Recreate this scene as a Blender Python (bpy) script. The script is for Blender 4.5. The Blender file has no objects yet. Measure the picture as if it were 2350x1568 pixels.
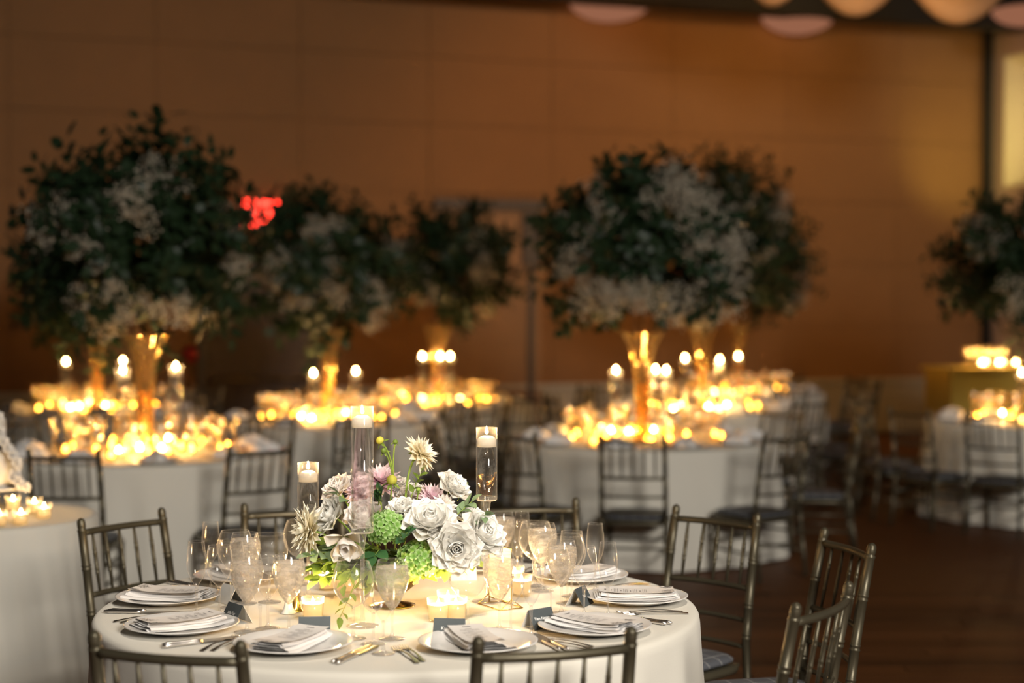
import bpy, math, random
from mathutils import Vector, Matrix, Euler

random.seed(7)
R = math.radians
PI = math.pi
scene = bpy.context.scene
COL = scene.collection

# ------------------------------------------------------------------ camera
FPX = 3675.0
PITCH = math.atan(80 / FPX)
CAM = Vector((0, 0, 1.678))
cd = bpy.data.cameras.new('camera')
cam = bpy.data.objects.new('camera', cd)
COL.objects.link(cam)
cam.location = CAM
cam.rotation_euler = (PI / 2 - PITCH, 0, 0)
cd.sensor_width = 36
cd.lens = FPX * 36 / 2350
cd.clip_end = 100
cd.dof.use_dof = True
cd.dof.focus_distance = 4.8
cd.dof.aperture_fstop = 1.3
scene.camera = cam

# ------------------------------------------------------------------ colour management and world
vs = scene.view_settings
vs.view_transform = 'Standard'
vs.look = 'None'
vs.exposure = 0.0
vs.gamma = 1.0
vs.use_curve_mapping = False
try:
    scene.cycles.use_denoising = True
    scene.cycles.use_adaptive_sampling = True
    scene.cycles.adaptive_threshold = 0.08
    scene.cycles.adaptive_min_samples = 16
    scene.cycles.max_bounces = 7
    scene.cycles.transparent_max_bounces = 20
    scene.cycles.transmission_bounces = 6
    scene.cycles.glossy_bounces = 3
    scene.cycles.diffuse_bounces = 2
    scene.cycles.caustics_reflective = False
    scene.cycles.caustics_refractive = False
    scene.cycles.sample_clamp_indirect = 4.0
    scene.cycles.use_light_tree = True
except Exception:
    pass
w = bpy.data.worlds.new('world')
scene.world = w
w.use_nodes = True
w.node_tree.nodes['Background'].inputs[0].default_value = (1.0, 0.86, 0.72, 1)
w.node_tree.nodes['Background'].inputs[1].default_value = 0.07

# ------------------------------------------------------------------ lights of the hall (lamps outside the frame)
def area(name, loc, target, size, watt, col):
    l = bpy.data.lights.new(name, 'AREA')
    l.shape = 'DISK'
    l.size = size
    l.energy = watt
    l.color = col
    o = bpy.data.objects.new(name, l)
    COL.objects.link(o)
    o.location = loc
    d = Vector(target) - Vector(loc)
    o.rotation_euler = d.to_track_quat('-Z', 'Y').to_euler()
    return o

def spot(name, loc, target, angle, watt, col, blend=0.8, rad=0.15):
    l = bpy.data.lights.new(name, 'SPOT')
    l.spot_size = R(angle)
    l.spot_blend = blend
    l.energy = watt
    l.color = col
    l.shadow_soft_size = rad
    o = bpy.data.objects.new(name, l)
    COL.objects.link(o)
    o.location = loc
    d = Vector(target) - Vector(loc)
    o.rotation_euler = d.to_track_quat('-Z', 'Y').to_euler()
    return o

area('hall_soft_light', (4.2, -4.0, 4.8), (0, 6.5, 0.6), 2.6, 980, (1.0, 0.93, 0.84))
spot('table_pin_spot', (0.9, 3.4, 5.6), (-0.3, 5.05, 0.8), 34, 470, (1.0, 0.87, 0.72), 0.6, 0.25)
spot('bouquet_pin_spot', (-1.1, 0.6, 4.7), (-0.33, 4.85, 1.06), 13, 800, (1.0, 0.92, 0.80), 0.8, 0.12)
spot('wall_wash_light', (2.0, 15.4, 5.3), (1.7, 19.7, 2.9), 105, 215, (1.0, 0.47, 0.14))
spot('wall_wash_light', (-3.6, 14.6, 5.4), (-3.4, 18.2, 2.8), 105, 12, (1.0, 0.48, 0.28))
spot('wall_wash_light', (4.0, 16.8, 5.3), (4.4, 21.0, 2.9), 110, 105, (1.0, 0.62, 0.17))
spot('corner_wash_light', (6.1, 20.2, 3.2), (6.0, 21.7, 3.9), 95, 30, (1.0, 0.86, 0.22))

# ------------------------------------------------------------------ pixel helpers (used to find where things stand)
F_ = Vector((0, math.cos(PITCH), -math.sin(PITCH)))
U_ = Vector((0, math.sin(PITCH), math.cos(PITCH)))
X_ = Vector((1, 0, 0))

def ray(px, py):
    return F_ + X_ * ((px - 1175) / FPX) + U_ * ((784 - py) / FPX)

def at(px, py, depth):
    return CAM + ray(px, py) * depth

def on(px, py, z=0.76):
    r = ray(px, py)
    return CAM + r * ((z - CAM.z) / r.z)

# ------------------------------------------------------------------ materials
MATS = {}

def newmat(name):
    m = bpy.data.materials.new(name)
    m.use_nodes = True
    MATS[name] = m
    nt = m.node_tree
    return m, nt, nt.nodes, nt.links, nt.nodes['Principled BSDF']

def pbr(name, col, rough=0.5, metal=0.0, var=0.0, scale=8.0, bump=0.0, bscale=60.0, spec=None, sheen=0.0, stretch=None):
    m, nt, n, l, b = newmat(name)
    b.inputs['Base Color'].default_value = (*col, 1)
    b.inputs['Roughness'].default_value = rough
    b.inputs['Metallic'].default_value = metal
    if spec is not None:
        b.inputs['Specular IOR Level'].default_value = spec
    if sheen:
        b.inputs['Sheen Weight'].default_value = sheen
    tc = n.new('ShaderNodeTexCoord')
    src = tc.outputs['Object']
    if stretch:
        mp = n.new('ShaderNodeMapping')
        mp.inputs['Scale'].default_value = stretch
        l.new(src, mp.inputs['Vector'])
        src = mp.outputs['Vector']
    if var:
        t = n.new('ShaderNodeTexNoise')
        t.inputs['Scale'].default_value = scale
        t.inputs['Detail'].default_value = 4
        l.new(src, t.inputs['Vector'])
        mx = n.new('ShaderNodeMix')
        mx.data_type = 'RGBA'
        mx.inputs['A'].default_value = (*[c * (1 - var) for c in col], 1)
        mx.inputs['B'].default_value = (*[min(1, c * (1 + var)) for c in col], 1)
        l.new(t.outputs['Fac'], mx.inputs['Factor'])
        l.new(mx.outputs['Result'], b.inputs['Base Color'])
    if bump:
        t2 = n.new('ShaderNodeTexNoise')
        t2.inputs['Scale'].default_value = bscale
        t2.inputs['Detail'].default_value = 3
        l.new(src, t2.inputs['Vector'])
        bp = n.new('ShaderNodeBump')
        bp.inputs['Strength'].default_value = bump
        bp.inputs['Distance'].default_value = 0.01
        l.new(t2.outputs['Fac'], bp.inputs['Height'])
        l.new(bp.outputs['Normal'], b.inputs['Normal'])
    return m

def translucent(name, col, col2=None, amount=0.35, rough=0.6, axis_grad=None, var=0.08, scale=30):
    """petals, leaves, fabric, wax: diffuse reflection plus light passing through"""
    m, nt, n, l, b = newmat(name)
    b.inputs['Roughness'].default_value = rough
    b.inputs['Specular IOR Level'].default_value = 0.25
    tc = n.new('ShaderNodeTexCoord')
    t = n.new('ShaderNodeTexNoise')
    t.inputs['Scale'].default_value = scale
    l.new(tc.outputs['Object'], t.inputs['Vector'])
    mx = n.new('ShaderNodeMix')
    mx.data_type = 'RGBA'
    c2 = col2 or tuple(min(1, c * (1 + var)) for c in col)
    mx.inputs['A'].default_value = (*[c * (1 - var) for c in col], 1)
    mx.inputs['B'].default_value = (*c2, 1)
    if axis_grad is not None:
        sp = n.new('ShaderNodeSeparateXYZ')
        l.new(tc.outputs['Object'], sp.inputs['Vector'])
        mr = n.new('ShaderNodeMapRange')
        mr.inputs['From Min'].default_value = axis_grad[1]
        mr.inputs['From Max'].default_value = axis_grad[2]
        l.new(sp.outputs[axis_grad[0]], mr.inputs['Value'])
        l.new(mr.outputs['Result'], mx.inputs['Factor'])
    else:
        l.new(t.outputs['Fac'], mx.inputs['Factor'])
    l.new(mx.outputs['Result'], b.inputs['Base Color'])
    tr = n.new('ShaderNodeBsdfTranslucent')
    l.new(mx.outputs['Result'], tr.inputs['Color'])
    ms = n.new('ShaderNodeMixShader')
    ms.inputs[0].default_value = amount
    l.new(b.outputs[0], ms.inputs[1])
    l.new(tr.outputs[0], ms.inputs[2])
    l.new(ms.outputs[0], n['Material Output'].inputs['Surface'])
    return m

def thin_glass(name, tint=(0.97, 0.97, 0.97), base=0.035, edge=0.85, power=3.5, gloss=(1, 1, 1), rough=0.03, edge_glint=0.35):
    m, nt, n, l, b = newmat(name)
    n.remove(b)
    lw = n.new('ShaderNodeLayerWeight')
    lw.inputs['Blend'].default_value = 0.5
    p = n.new('ShaderNodeMath')
    p.operation = 'POWER'
    p.inputs[1].default_value = power
    l.new(lw.outputs['Facing'], p.inputs[0])
    mr = n.new('ShaderNodeMapRange')
    mr.inputs['To Min'].default_value = base
    mr.inputs['To Max'].default_value = edge
    l.new(p.outputs[0], mr.inputs['Value'])
    tr = n.new('ShaderNodeBsdfTransparent')
    tr.inputs['Color'].default_value = (*tint, 1)
    g = n.new('ShaderNodeBsdfGlossy')
    g.inputs['Roughness'].default_value = rough
    g.inputs['Color'].default_value = (*gloss, 1)
    df = n.new('ShaderNodeBsdfDiffuse')
    df.inputs['Color'].default_value = (*[0.9 * c for c in gloss], 1)
    tl = n.new('ShaderNodeBsdfTranslucent')
    tl.inputs['Color'].default_value = (*[0.9 * c for c in gloss], 1)
    m0 = n.new('ShaderNodeMixShader')
    l.new(df.outputs[0], m0.inputs[1])
    l.new(tl.outputs[0], m0.inputs[2])
    m1 = n.new('ShaderNodeMixShader')
    m1.inputs[0].default_value = edge_glint  # pale scatter painted in for reflected light along the glass outlines
    l.new(g.outputs[0], m1.inputs[1])
    l.new(m0.outputs[0], m1.inputs[2])
    ms = n.new('ShaderNodeMixShader')
    l.new(mr.outputs['Result'], ms.inputs[0])
    l.new(tr.outputs[0], ms.inputs[1])
    l.new(m1.outputs[0], ms.inputs[2])
    l.new(ms.outputs[0], n['Material Output'].inputs['Surface'])
    return m

def refract(name, col, ior, rough=0.0, bump=0.0, bscale=40):
    m, nt, n, l, b = newmat(name)
    n.remove(b)
    g = n.new('ShaderNodeBsdfGlass')
    g.inputs['Color'].default_value = (*col, 1)
    g.inputs['IOR'].default_value = ior
    g.inputs['Roughness'].default_value = rough
    if bump:
        tc = n.new('ShaderNodeTexCoord')
        t = n.new('ShaderNodeTexNoise')
        t.inputs['Scale'].default_value = bscale
        l.new(tc.outputs['Object'], t.inputs['Vector'])
        bp = n.new('ShaderNodeBump')
        bp.inputs['Strength'].default_value = bump
        bp.inputs['Distance'].default_value = 0.01
        l.new(t.outputs['Fac'], bp.inputs['Height'])
        l.new(bp.outputs['Normal'], g.inputs['Normal'])
    l.new(g.outputs[0], n['Material Output'].inputs['Surface'])
    return m

def emit(name, col, strength, see_through=False, sample='AUTO'):
    m, nt, n, l, b = newmat(name)
    n.remove(b)
    e = n.new('ShaderNodeEmission')
    e.inputs['Color'].default_value = (*col, 1)
    e.inputs['Strength'].default_value = strength
    out = e.outputs[0]
    if see_through:
        t = n.new('ShaderNodeBsdfTransparent')
        a = n.new('ShaderNodeAddShader')
        l.new(t.outputs[0], a.inputs[0])
        l.new(out, a.inputs[1])
        out = a.outputs[0]
    l.new(out, n['Material Output'].inputs['Surface'])
    m.cycles.emission_sampling = sample
    return m

pbr('cloth', (0.80, 0.77, 0.68), 0.85, var=0.03, scale=3, bump=0.08, bscale=260, spec=0.2, sheen=0.15)
pbr('bronze', (0.115, 0.100, 0.064), 0.40, metal=0.55, var=0.15, scale=14)
m, nt, n, l, b = newmat('cushion')
tc = n.new('ShaderNodeTexCoord')
br = n.new('ShaderNodeTexBrick')
br.offset = 0
br.inputs['Color1'].default_value = (0.10, 0.105, 0.118, 1)
br.inputs['Color2'].default_value = (0.09, 0.095, 0.107, 1)
br.inputs['Mortar'].default_value = (0.33, 0.33, 0.32, 1)
br.inputs['Scale'].default_value = 1.0
br.inputs['Mortar Size'].default_value = 0.0022
br.inputs['Brick Width'].default_value = 0.075
br.inputs['Row Height'].default_value = 0.075
l.new(tc.outputs['Object'], br.inputs['Vector'])
l.new(br.outputs['Color'], b.inputs['Base Color'])
b.inputs['Roughness'].default_value = 0.6
pbr('porcelain', (0.86, 0.84, 0.81), 0.18, var=0.015, scale=5)
pbr('napkin', (0.87, 0.86, 0.85), 0.85, var=0.02, scale=20, bump=0.1, bscale=300, spec=0.2)
pbr('card', (0.82, 0.78, 0.74), 0.75, var=0.02, scale=40)
pbr('print_ink', (0.22, 0.20, 0.20), 0.8, var=0.1)
pbr('sprig_ink', (0.10, 0.095, 0.095), 0.8, var=0.1)
pbr('slate_card', (0.085, 0.10, 0.105), 0.55, var=0.04, scale=60)
pbr('card_white', (0.80, 0.78, 0.73), 0.7, var=0.02)
pbr('lettering', (0.85, 0.85, 0.82), 0.6, var=0.02)
pbr('silver', (0.82, 0.78, 0.74), 0.28, metal=1.0, var=0.05, scale=30)
pbr('gold', (0.86, 0.62, 0.24), 0.22, metal=1.0, var=0.08, scale=30)
pbr('bowl_gold', (0.46, 0.34, 0.15), 0.25, metal=1.0, var=0.3, scale=35)
thin_glass('glass', base=0.05, edge=0.95, power=4.0, edge_glint=0.5)
thin_glass('stem_clear', base=0.12, edge=0.95, power=2.6, rough=0.04, edge_glint=0.45)
thin_glass('glass_far', tint=(0.98, 0.96, 0.92), base=0.24, edge=0.95, power=1.6, rough=0.11, edge_glint=0.12, gloss=(1.0, 0.84, 0.56))  # warm gloss tint imitates golden candle glitter in the glass
thin_glass('votive_glass', tint=(0.98, 0.95, 0.88), base=0.04, edge=0.6, power=4)
thin_glass('amber_glass', tint=(0.98, 0.80, 0.46), base=0.24, edge=0.9, power=2.0, gloss=(1.0, 0.74, 0.36))
refract('stem_glass', (1, 1, 1), 1.46)
m = refract('still_water', (1, 0.99, 0.97), 1.18, rough=0.0)
n, l = m.node_tree.nodes, m.node_tree.links
tr = n.new('ShaderNodeBsdfTransparent')
tr.inputs['Color'].default_value = (0.98, 0.975, 0.96, 1)
ms = n.new('ShaderNodeMixShader')
ms.inputs[0].default_value = 0.62
l.new(n['Glass BSDF'].outputs[0], ms.inputs[1])
l.new(tr.outputs[0], ms.inputs[2])
l.new(ms.outputs[0], n['Material Output'].inputs['Surface'])
m = refract('ice_water', (1, 0.99, 0.98), 1.16, rough=0.03, bump=0.14, bscale=45)
n, l = m.node_tree.nodes, m.node_tree.links
tc = n.new('ShaderNodeTexCoord')
mp = n.new('ShaderNodeMapping')
mp.inputs['Scale'].default_value = (1, 1, 2.2)
mp.inputs['Rotation'].default_value = (0.5, 0.3, 0)
l.new(tc.outputs['Object'], mp.inputs['Vector'])
t = n.new('ShaderNodeTexNoise')
t.inputs['Scale'].default_value = 34
t.inputs['Detail'].default_value = 3
l.new(mp.outputs['Vector'], t.inputs['Vector'])
mr = n.new('ShaderNodeMapRange')
mr.inputs['From Min'].default_value = 0.35
mr.inputs['From Max'].default_value = 0.7
mr.inputs['To Min'].default_value = 0.06
mr.inputs['To Max'].default_value = 0.42
l.new(t.outputs['Fac'], mr.inputs['Value'])
tr = n.new('ShaderNodeBsdfTranslucent')
tr.inputs['Color'].default_value = (0.95, 0.93, 0.9, 1)
df = n.new('ShaderNodeBsdfDiffuse')
df.inputs['Color'].default_value = (0.9, 0.88, 0.85, 1)
m1 = n.new('ShaderNodeMixShader')
l.new(tr.outputs[0], m1.inputs[1])
l.new(df.outputs[0], m1.inputs[2])
m2 = n.new('ShaderNodeMixShader')
l.new(mr.outputs['Result'], m2.inputs[0])
tp = n.new('ShaderNodeBsdfTransparent')
tp.inputs['Color'].default_value = (0.98, 0.97, 0.95, 1)
m3 = n.new('ShaderNodeMixShader')
m3.inputs[0].default_value = 0.6
l.new(n['Glass BSDF'].outputs[0], m3.inputs[1])
l.new(tp.outputs[0], m3.inputs[2])
l.new(m3.outputs[0], m2.inputs[1])
l.new(m1.outputs[0], m2.inputs[2])
l.new(m2.outputs[0], n['Material Output'].inputs['Surface'])
translucent('wax', (0.95, 0.90, 0.80), amount=0.6, rough=0.5, var=0.02)
emit('flame', (1.0, 0.66, 0.26), 45, True, 'NONE')
thin_glass('amber_cup', tint=(0.98, 0.80, 0.45), base=0.08, edge=0.5, power=2.5, gloss=(1.0, 0.8, 0.5))
emit('sparkle_glow', (1.0, 0.50, 0.10), 12, True, 'NONE')
emit('far_flame', (1.0, 0.56, 0.16), 110, True, 'NONE')
pbr('wick', (0.03, 0.02, 0.015), 0.9, var=0.2)
translucent('petal_white', (0.97, 0.945, 0.875), amount=0.16, var=0.03)
translucent('petal_cream', (0.97, 0.82, 0.46), (0.97, 0.91, 0.74), amount=0.2, axis_grad=('Z', 0.0, 0.75))
translucent('petal_blush', (0.95, 0.82, 0.60), (0.94, 0.88, 0.83), amount=0.2, axis_grad=('Z', 0.0, 0.75))
translucent('petal_pink', (0.74, 0.38, 0.48), (0.92, 0.74, 0.78), amount=0.2, axis_grad=('Z', 0.0, 0.75))
translucent('hydrangea', (0.20, 0.42, 0.06), (0.62, 0.80, 0.40), amount=0.3, axis_grad=('Z', 0.02, 0.34))
translucent('hydrangea_yellow', (0.62, 0.58, 0.05), (0.72, 0.70, 0.14), amount=0.3, scale=60)
translucent('leaf', (0.15, 0.25, 0.04), (0.26, 0.36, 0.07), amount=0.3, rough=0.4, scale=25)
translucent('leaf_grey', (0.19, 0.30, 0.15), (0.30, 0.40, 0.22), amount=0.25, rough=0.5, scale=25)
translucent('leaf_dark', (0.03, 0.09, 0.03), (0.05, 0.13, 0.05), amount=0.1, rough=0.22, scale=25)
translucent('stem_green', (0.28, 0.42, 0.07), (0.38, 0.50, 0.10), amount=0.1, rough=0.5)
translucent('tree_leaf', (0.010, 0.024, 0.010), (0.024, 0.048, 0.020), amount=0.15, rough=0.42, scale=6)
translucent('blossom', (0.52, 0.46, 0.35), (0.70, 0.63, 0.50), amount=0.2, scale=9)
pbr('twig', (0.10, 0.05, 0.02), 0.8, var=0.3)
translucent('icing', (0.88, 0.84, 0.78), amount=0.1, var=0.02)
pbr('gold_linen', (0.72, 0.50, 0.09), 0.6, var=0.1, scale=6)
pbr('black_paint', (0.012, 0.010, 0.009), 0.7, var=0.1)
pbr('door_wood', (0.065, 0.034, 0.016), 0.5, var=0.2, scale=5, stretch=(8, 8, 0.6))
pbr('door_tan', (0.34, 0.195, 0.10), 0.75, var=0.05, scale=4)
pbr('trim_grey', (0.10, 0.085, 0.075), 0.6, var=0.1)
pbr('brass_bar', (0.24, 0.17, 0.09), 0.45, metal=0.7, var=0.1)
pbr('wall_fabric', (0.30, 0.155, 0.068), 0.9, var=0.07, scale=2.5, bump=0.1, bscale=200, spec=0.15)
pbr('wall_under', (0.19, 0.098, 0.043), 0.9, var=0.1)
pbr('wainscot', (0.50, 0.44, 0.33), 0.7, var=0.05)
pbr('wall_pink', (0.52, 0.36, 0.28), 0.85, var=0.05)
pbr('rail_white', (0.55, 0.50, 0.40), 0.6, var=0.04)
pbr('alarm_red', (0.40, 0.015, 0.012), 0.45, var=0.1)
pbr('sign_case', (0.35, 0.30, 0.26), 0.5, var=0.05)
emit('exit_red', (1.0, 0.035, 0.02), 9.0)
emit('lit_window', (1.0, 0.76, 0.36), 0.9)
emit('lamp_bowl', (1.0, 0.40, 0.22), 0.30)
translucent('drape', (0.85, 0.62, 0.42), amount=0.5, rough=0.9)
pbr('reveal', (0.80, 0.68, 0.45), 0.8, var=0.03)
# wooden floor
m, nt, n, l, b = newmat('floor_wood')
tc = n.new('ShaderNodeTexCoord')
mp = n.new('ShaderNodeMapping')
mp.inputs['Scale'].default_value = (0.7, 14, 1)
l.new(tc.outputs['Object'], mp.inputs['Vector'])
t = n.new('ShaderNodeTexNoise')
t.inputs['Scale'].default_value = 3.0
t.inputs['Detail'].default_value = 6
l.new(mp.outputs['Vector'], t.inputs['Vector'])
oi = n.new('ShaderNodeObjectInfo')
ad = n.new('ShaderNodeMath')
ad.operation = 'MULTIPLY_ADD'
ad.inputs[1].default_value = 0.55
l.new(oi.outputs['Random'], ad.inputs[0])
l.new(t.outputs['Fac'], ad.inputs[2])
cr = n.new('ShaderNodeValToRGB')
cr.color_ramp.elements[0].position = 0.35
cr.color_ramp.elements[0].color = (0.040, 0.013, 0.003, 1)
cr.color_ramp.elements[1].position = 1.15
cr.color_ramp.elements[1].color = (0.130, 0.046, 0.012, 1)
l.new(ad.outputs[0], cr.inputs['Fac'])
l.new(cr.outputs['Color'], b.inputs['Base Color'])
b.inputs['Roughness'].default_value = 0.55
b.inputs['Specular IOR Level'].default_value = 0.2

# ------------------------------------------------------------------ mesh helpers
class MB:
    def __init__(self):
        self.v = []
        self.f = []

    def add(self, vs_, fs_):
        o = len(self.v)
        self.v += [tuple(p) for p in vs_]
        self.f += [tuple(i + o for i in f) for f in fs_]
        return self

    def box(self, c, s, rot=None):
        cx, cy, cz = c
        x, y, z = s[0] / 2, s[1] / 2, s[2] / 2
        vs_ = [Vector((a * x, b_ * y, c_ * z)) for a in (-1, 1) for b_ in (-1, 1) for c_ in (-1, 1)]
        if rot:
            M = Euler(rot).to_matrix()
            vs_ = [M @ p for p in vs_]
        vs_ = [p + Vector(c) for p in vs_]
        self.add(vs_, [(0, 1, 3, 2), (4, 6, 7, 5), (0, 4, 5, 1), (2, 3, 7, 6), (0, 2, 6, 4), (1, 5, 7, 3)])
        return self

    def tube(self, pts, rad, n=8, cap=True):
        pts = [Vector(p) for p in pts]
        if not isinstance(rad, (list, tuple)):
            rad = [rad] * len(pts)
        o = len(self.v)
        d0 = (pts[1] - pts[0]).normalized()
        ref = Vector((0, 0, 1)) if abs(d0.z) < 0.9 else Vector((1, 0, 0))
        for i, p in enumerate(pts):
            a = pts[max(0, i - 1)]
            c = pts[min(len(pts) - 1, i + 1)]
            d = c - a
            if d.length < 1e-9:
                d = d0
            d.normalize()
            s = d.cross(ref).normalized()
            t_ = s.cross(d).normalized()
            for k in range(n):
                an = 2 * PI * k / n
                self.v.append(tuple(p + (s * math.cos(an) + t_ * math.sin(an)) * rad[i]))
        for i in range(len(pts) - 1):
            for k in range(n):
                k2 = (k + 1) % n
                self.f.append((o + i * n + k, o + i * n + k2, o + (i + 1) * n + k2, o + (i + 1) * n + k))
        if cap:
            self.f.append(tuple(o + k for k in range(n))[::-1])
            self.f.append(tuple(o + (len(pts) - 1) * n + k for k in range(n)))
        return self

    def lathe(self, prof, n=24, c=(0, 0, 0)):
        o = len(self.v)
        for r_, z in prof:
            r_ = max(r_, 1e-5)
            for k in range(n):
                an = 2 * PI * k / n
                self.v.append((c[0] + r_ * math.cos(an), c[1] + r_ * math.sin(an), c[2] + z))
        for i in range(len(prof) - 1):
            for k in range(n):
                k2 = (k + 1) % n
                self.f.append((o + i * n + k, o + i * n + k2, o + (i + 1) * n + k2, o + (i + 1) * n + k))
        return self

    def grid(self, fn, nu, nv):
        o = len(self.v)
        for i in range(nu + 1):
            for j in range(nv + 1):
                self.v.append(tuple(fn(i / nu, j / nv)))
        for i in range(nu):
            for j in range(nv):
                a = o + i * (nv + 1) + j
                self.f.append((a, a + 1, a + nv + 2, a + nv + 1))
        return self

    def mesh(self, name, mat, smooth=True):
        me = bpy.data.meshes.new(name)
        me.from_pydata(self.v, [], self.f)
        me.materials.append(MATS[mat])
        if smooth:
            me.polygons.foreach_set('use_smooth', [True] * len(me.polygons))
        me.update()
        return me

def link(name, me, parent=None, M=None):
    o = bpy.data.objects.new(name, me)
    COL.objects.link(o)
    if parent is not None:
        o.parent = parent
    if M is not None:
        o.matrix_basis = M
    return o

def obj(name, mb, mat, parent=None, M=None, smooth=True):
    return link(name, mb.mesh(name, mat, smooth), parent, M)

def tag(o, label, cat, group=None, kind=None):
    if label:
        o['label'] = label
    if cat:
        o['category'] = cat
    if group:
        o['group'] = group
    if kind:
        o['kind'] = kind
    return o

def empty(name, loc=(0, 0, 0), rz=0.0):
    e = bpy.data.objects.new(name, None)
    COL.objects.link(e)
    e.empty_display_size = 0.05
    e.location = loc
    e.rotation_euler = (0, 0, rz)
    return e

KIDS = {}
def copy_tree(o, parent=None):
    c = o.copy()
    COL.objects.link(c)
    c.parent = parent
    for ch in o.children:
        copy_tree(ch, c)
    return c

def place(proto, first, loc, rz, label, cat, group):
    """the prototype itself the first time, copies afterwards"""
    o = proto if first else copy_tree(proto)
    o.location = loc
    o.rotation_euler = (0, 0, rz)
    tag(o, label, cat, group)
    return o

class Stock:
    """hands out the prototype once and then copies of it"""
    def __init__(self, proto):
        self.p = proto
        self.used = False
        self.tree = None

    def __call__(self, loc, rz, label, cat, group=None):
        if not self.used:
            self.used = True
            o = self.p
        else:
            o = copy_tree(self.p)
        o.location = loc
        o.rotation_euler = (0, 0, rz)
        for k in ('label', 'category', 'group'):
            if k in o:
                del o[k]
        return tag(o, label, cat, group)

def Mtx(loc=(0, 0, 0), rot=(0, 0, 0), sc=1.0):
    if not isinstance(sc, (list, tuple)):
        sc = (sc, sc, sc)
    return Matrix.LocRotScale(Vector(loc), Euler(rot), Vector(sc))

def aim(loc, d, roll=0.0, sc=1.0):
    q = Vector(d).to_track_quat('Z', 'Y')
    return Matrix.Translation(Vector(loc)) @ q.to_matrix().to_4x4() @ Matrix.Rotation(roll, 4, 'Z') @ Matrix.Diagonal((sc, sc, sc, 1))

# ================================================================== THE ROOM
WYAW = R(19)
WP = at(600, 704, 18.5)
wdir = Vector((math.cos(WYAW), math.sin(WYAW), 0))
def wall_t(px):
    k = (px - 1175) / FPX
    # X = k * depth (depth ~ Y)
    return (k * WP.y - WP.x) / (wdir.x - k * wdir.y)
TC = wall_t(2257)
CORNER = Vector((WP.x, WP.y, 0)) + wdir * TC
def wx(px):
    return wall_t(px) - TC
def wz(px, py):
    p = Vector((WP.x, WP.y, 0)) + wdir * wall_t(px)
    r = ray(px, py)
    return CAM.z + r.z / r.y * p.y
def wallroot(o):
    o.location = (CORNER.x, CORNER.y, 0)
    o.rotation_euler = (0, 0, WYAW)
    return o

# floor
fl = obj('floor', MB().box((1, 9.5, -0.055), (34, 40, 0.1)), 'floor_wood', smooth=False)
tag(fl, 'dark reddish brown wooden ballroom floor', None, kind='structure')
plank_me = MB().box((0, 0, 0), (1.994, 0.1165, 0.012)).mesh('plank', 'floor_wood', False)
row = 0
y = 3.3
while y < 9.3:
    off = (row * 0.73) % 2.0
    x = -4.0 + off
    while x < 4.8:
        link('plank', plank_me, fl, Mtx((x, y, -0.0005 + random.uniform(-0.0006, 0.0004) - 0.005)))
        x += 2.0
    y += 0.12
    row += 1

# back wall with its panels
wb = obj('wall_back', MB().box((-9, 0.17, 3.2), (22, 0.3, 6.8)), 'wall_under', smooth=False)
wallroot(wb)
tag(wb, 'tall tan fabric panelled back wall of the ballroom', None, kind='structure')
seams = [wx(25), wx(360), wx(690), wx(985), wx(1265)]
step = 1.62
cols = [seams[0] - step * 2, seams[0] - step] + seams
x = seams[-1]
while x + step < -0.6:
    x += step
    cols.append(x)
cols.append(0.0)
z1 = wz(360, 97)
z2 = wz(360, 262)
dz = z1 - z2
rows = [0.72]
zz = [z2 - dz * 3, z2 - dz * 2, z2 - dz, z2, z1, z1 + dz, 6.55]
rows += [q for q in zz if q > 1.0]
for i in range(len(cols) - 1):
    for j in range(len(rows) - 1):
        wdt, hgt = cols[i + 1] - cols[i] - 0.007, rows[j + 1] - rows[j] - 0.007
        obj('panel', MB().box((0, 0, 0), (wdt, 0.035, hgt)), 'wall_fabric', wb,
            Mtx(((cols[i] + cols[i + 1]) / 2, 0.0, (rows[j] + rows[j + 1]) / 2), (R(random.uniform(-0.25, 0.25)), 0, R(random.uniform(-0.2, 0.2)))), smooth=False)
ws = obj('trim_1', MB().box((-9, -0.005, 0.36), (18.0, 0.05, 0.66)), 'wainscot', smooth=False)
tag(wallroot(ws), 'pale wainscot along the foot of the back wall', None, kind='structure')
rl = obj('trim_2', MB().box((-9, -0.03, 0.705), (18.0, 0.07, 0.05)), 'rail_white', smooth=False)
tag(wallroot(rl), 'pale chair rail along the back wall', None, kind='structure')

# dark double door with push bars
x0, x1 = wx(470), wx(722)
d1 = empty('door_1')
wallroot(d1)
tag(d1, 'dark brown double door with push bars', None, kind='structure')
hd = 2.3
xm = (x0 + x1) / 2
obj('door_frame', MB().box((x0 - 0.05, -0.05, hd / 2), (0.1, 0.12, hd)).box((x1 + 0.05, -0.05, hd / 2), (0.1, 0.12, hd)).box((xm, -0.05, hd + 0.05), (x1 - x0 + 0.2, 0.12, 0.1)), 'trim_grey', d1, smooth=False)
for a, c in ((x0, xm), (xm, x1)):
    lf = obj('door_leaf', MB().box(((a + c) / 2, -0.05, hd / 2), (c - a - 0.008, 0.06, hd - 0.01)), 'door_wood', d1, smooth=False)
    zb = wz(600, 868)
    obj('push_bar', MB().tube([(a + 0.07, -0.14, zb), (c - 0.07, -0.14, zb)], 0.028, 10).box((a + 0.09, -0.11, zb), (0.06, 0.07, 0.07)).box((c - 0.09, -0.11, zb), (0.06, 0.07, 0.07)), 'brass_bar', lf)

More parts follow.
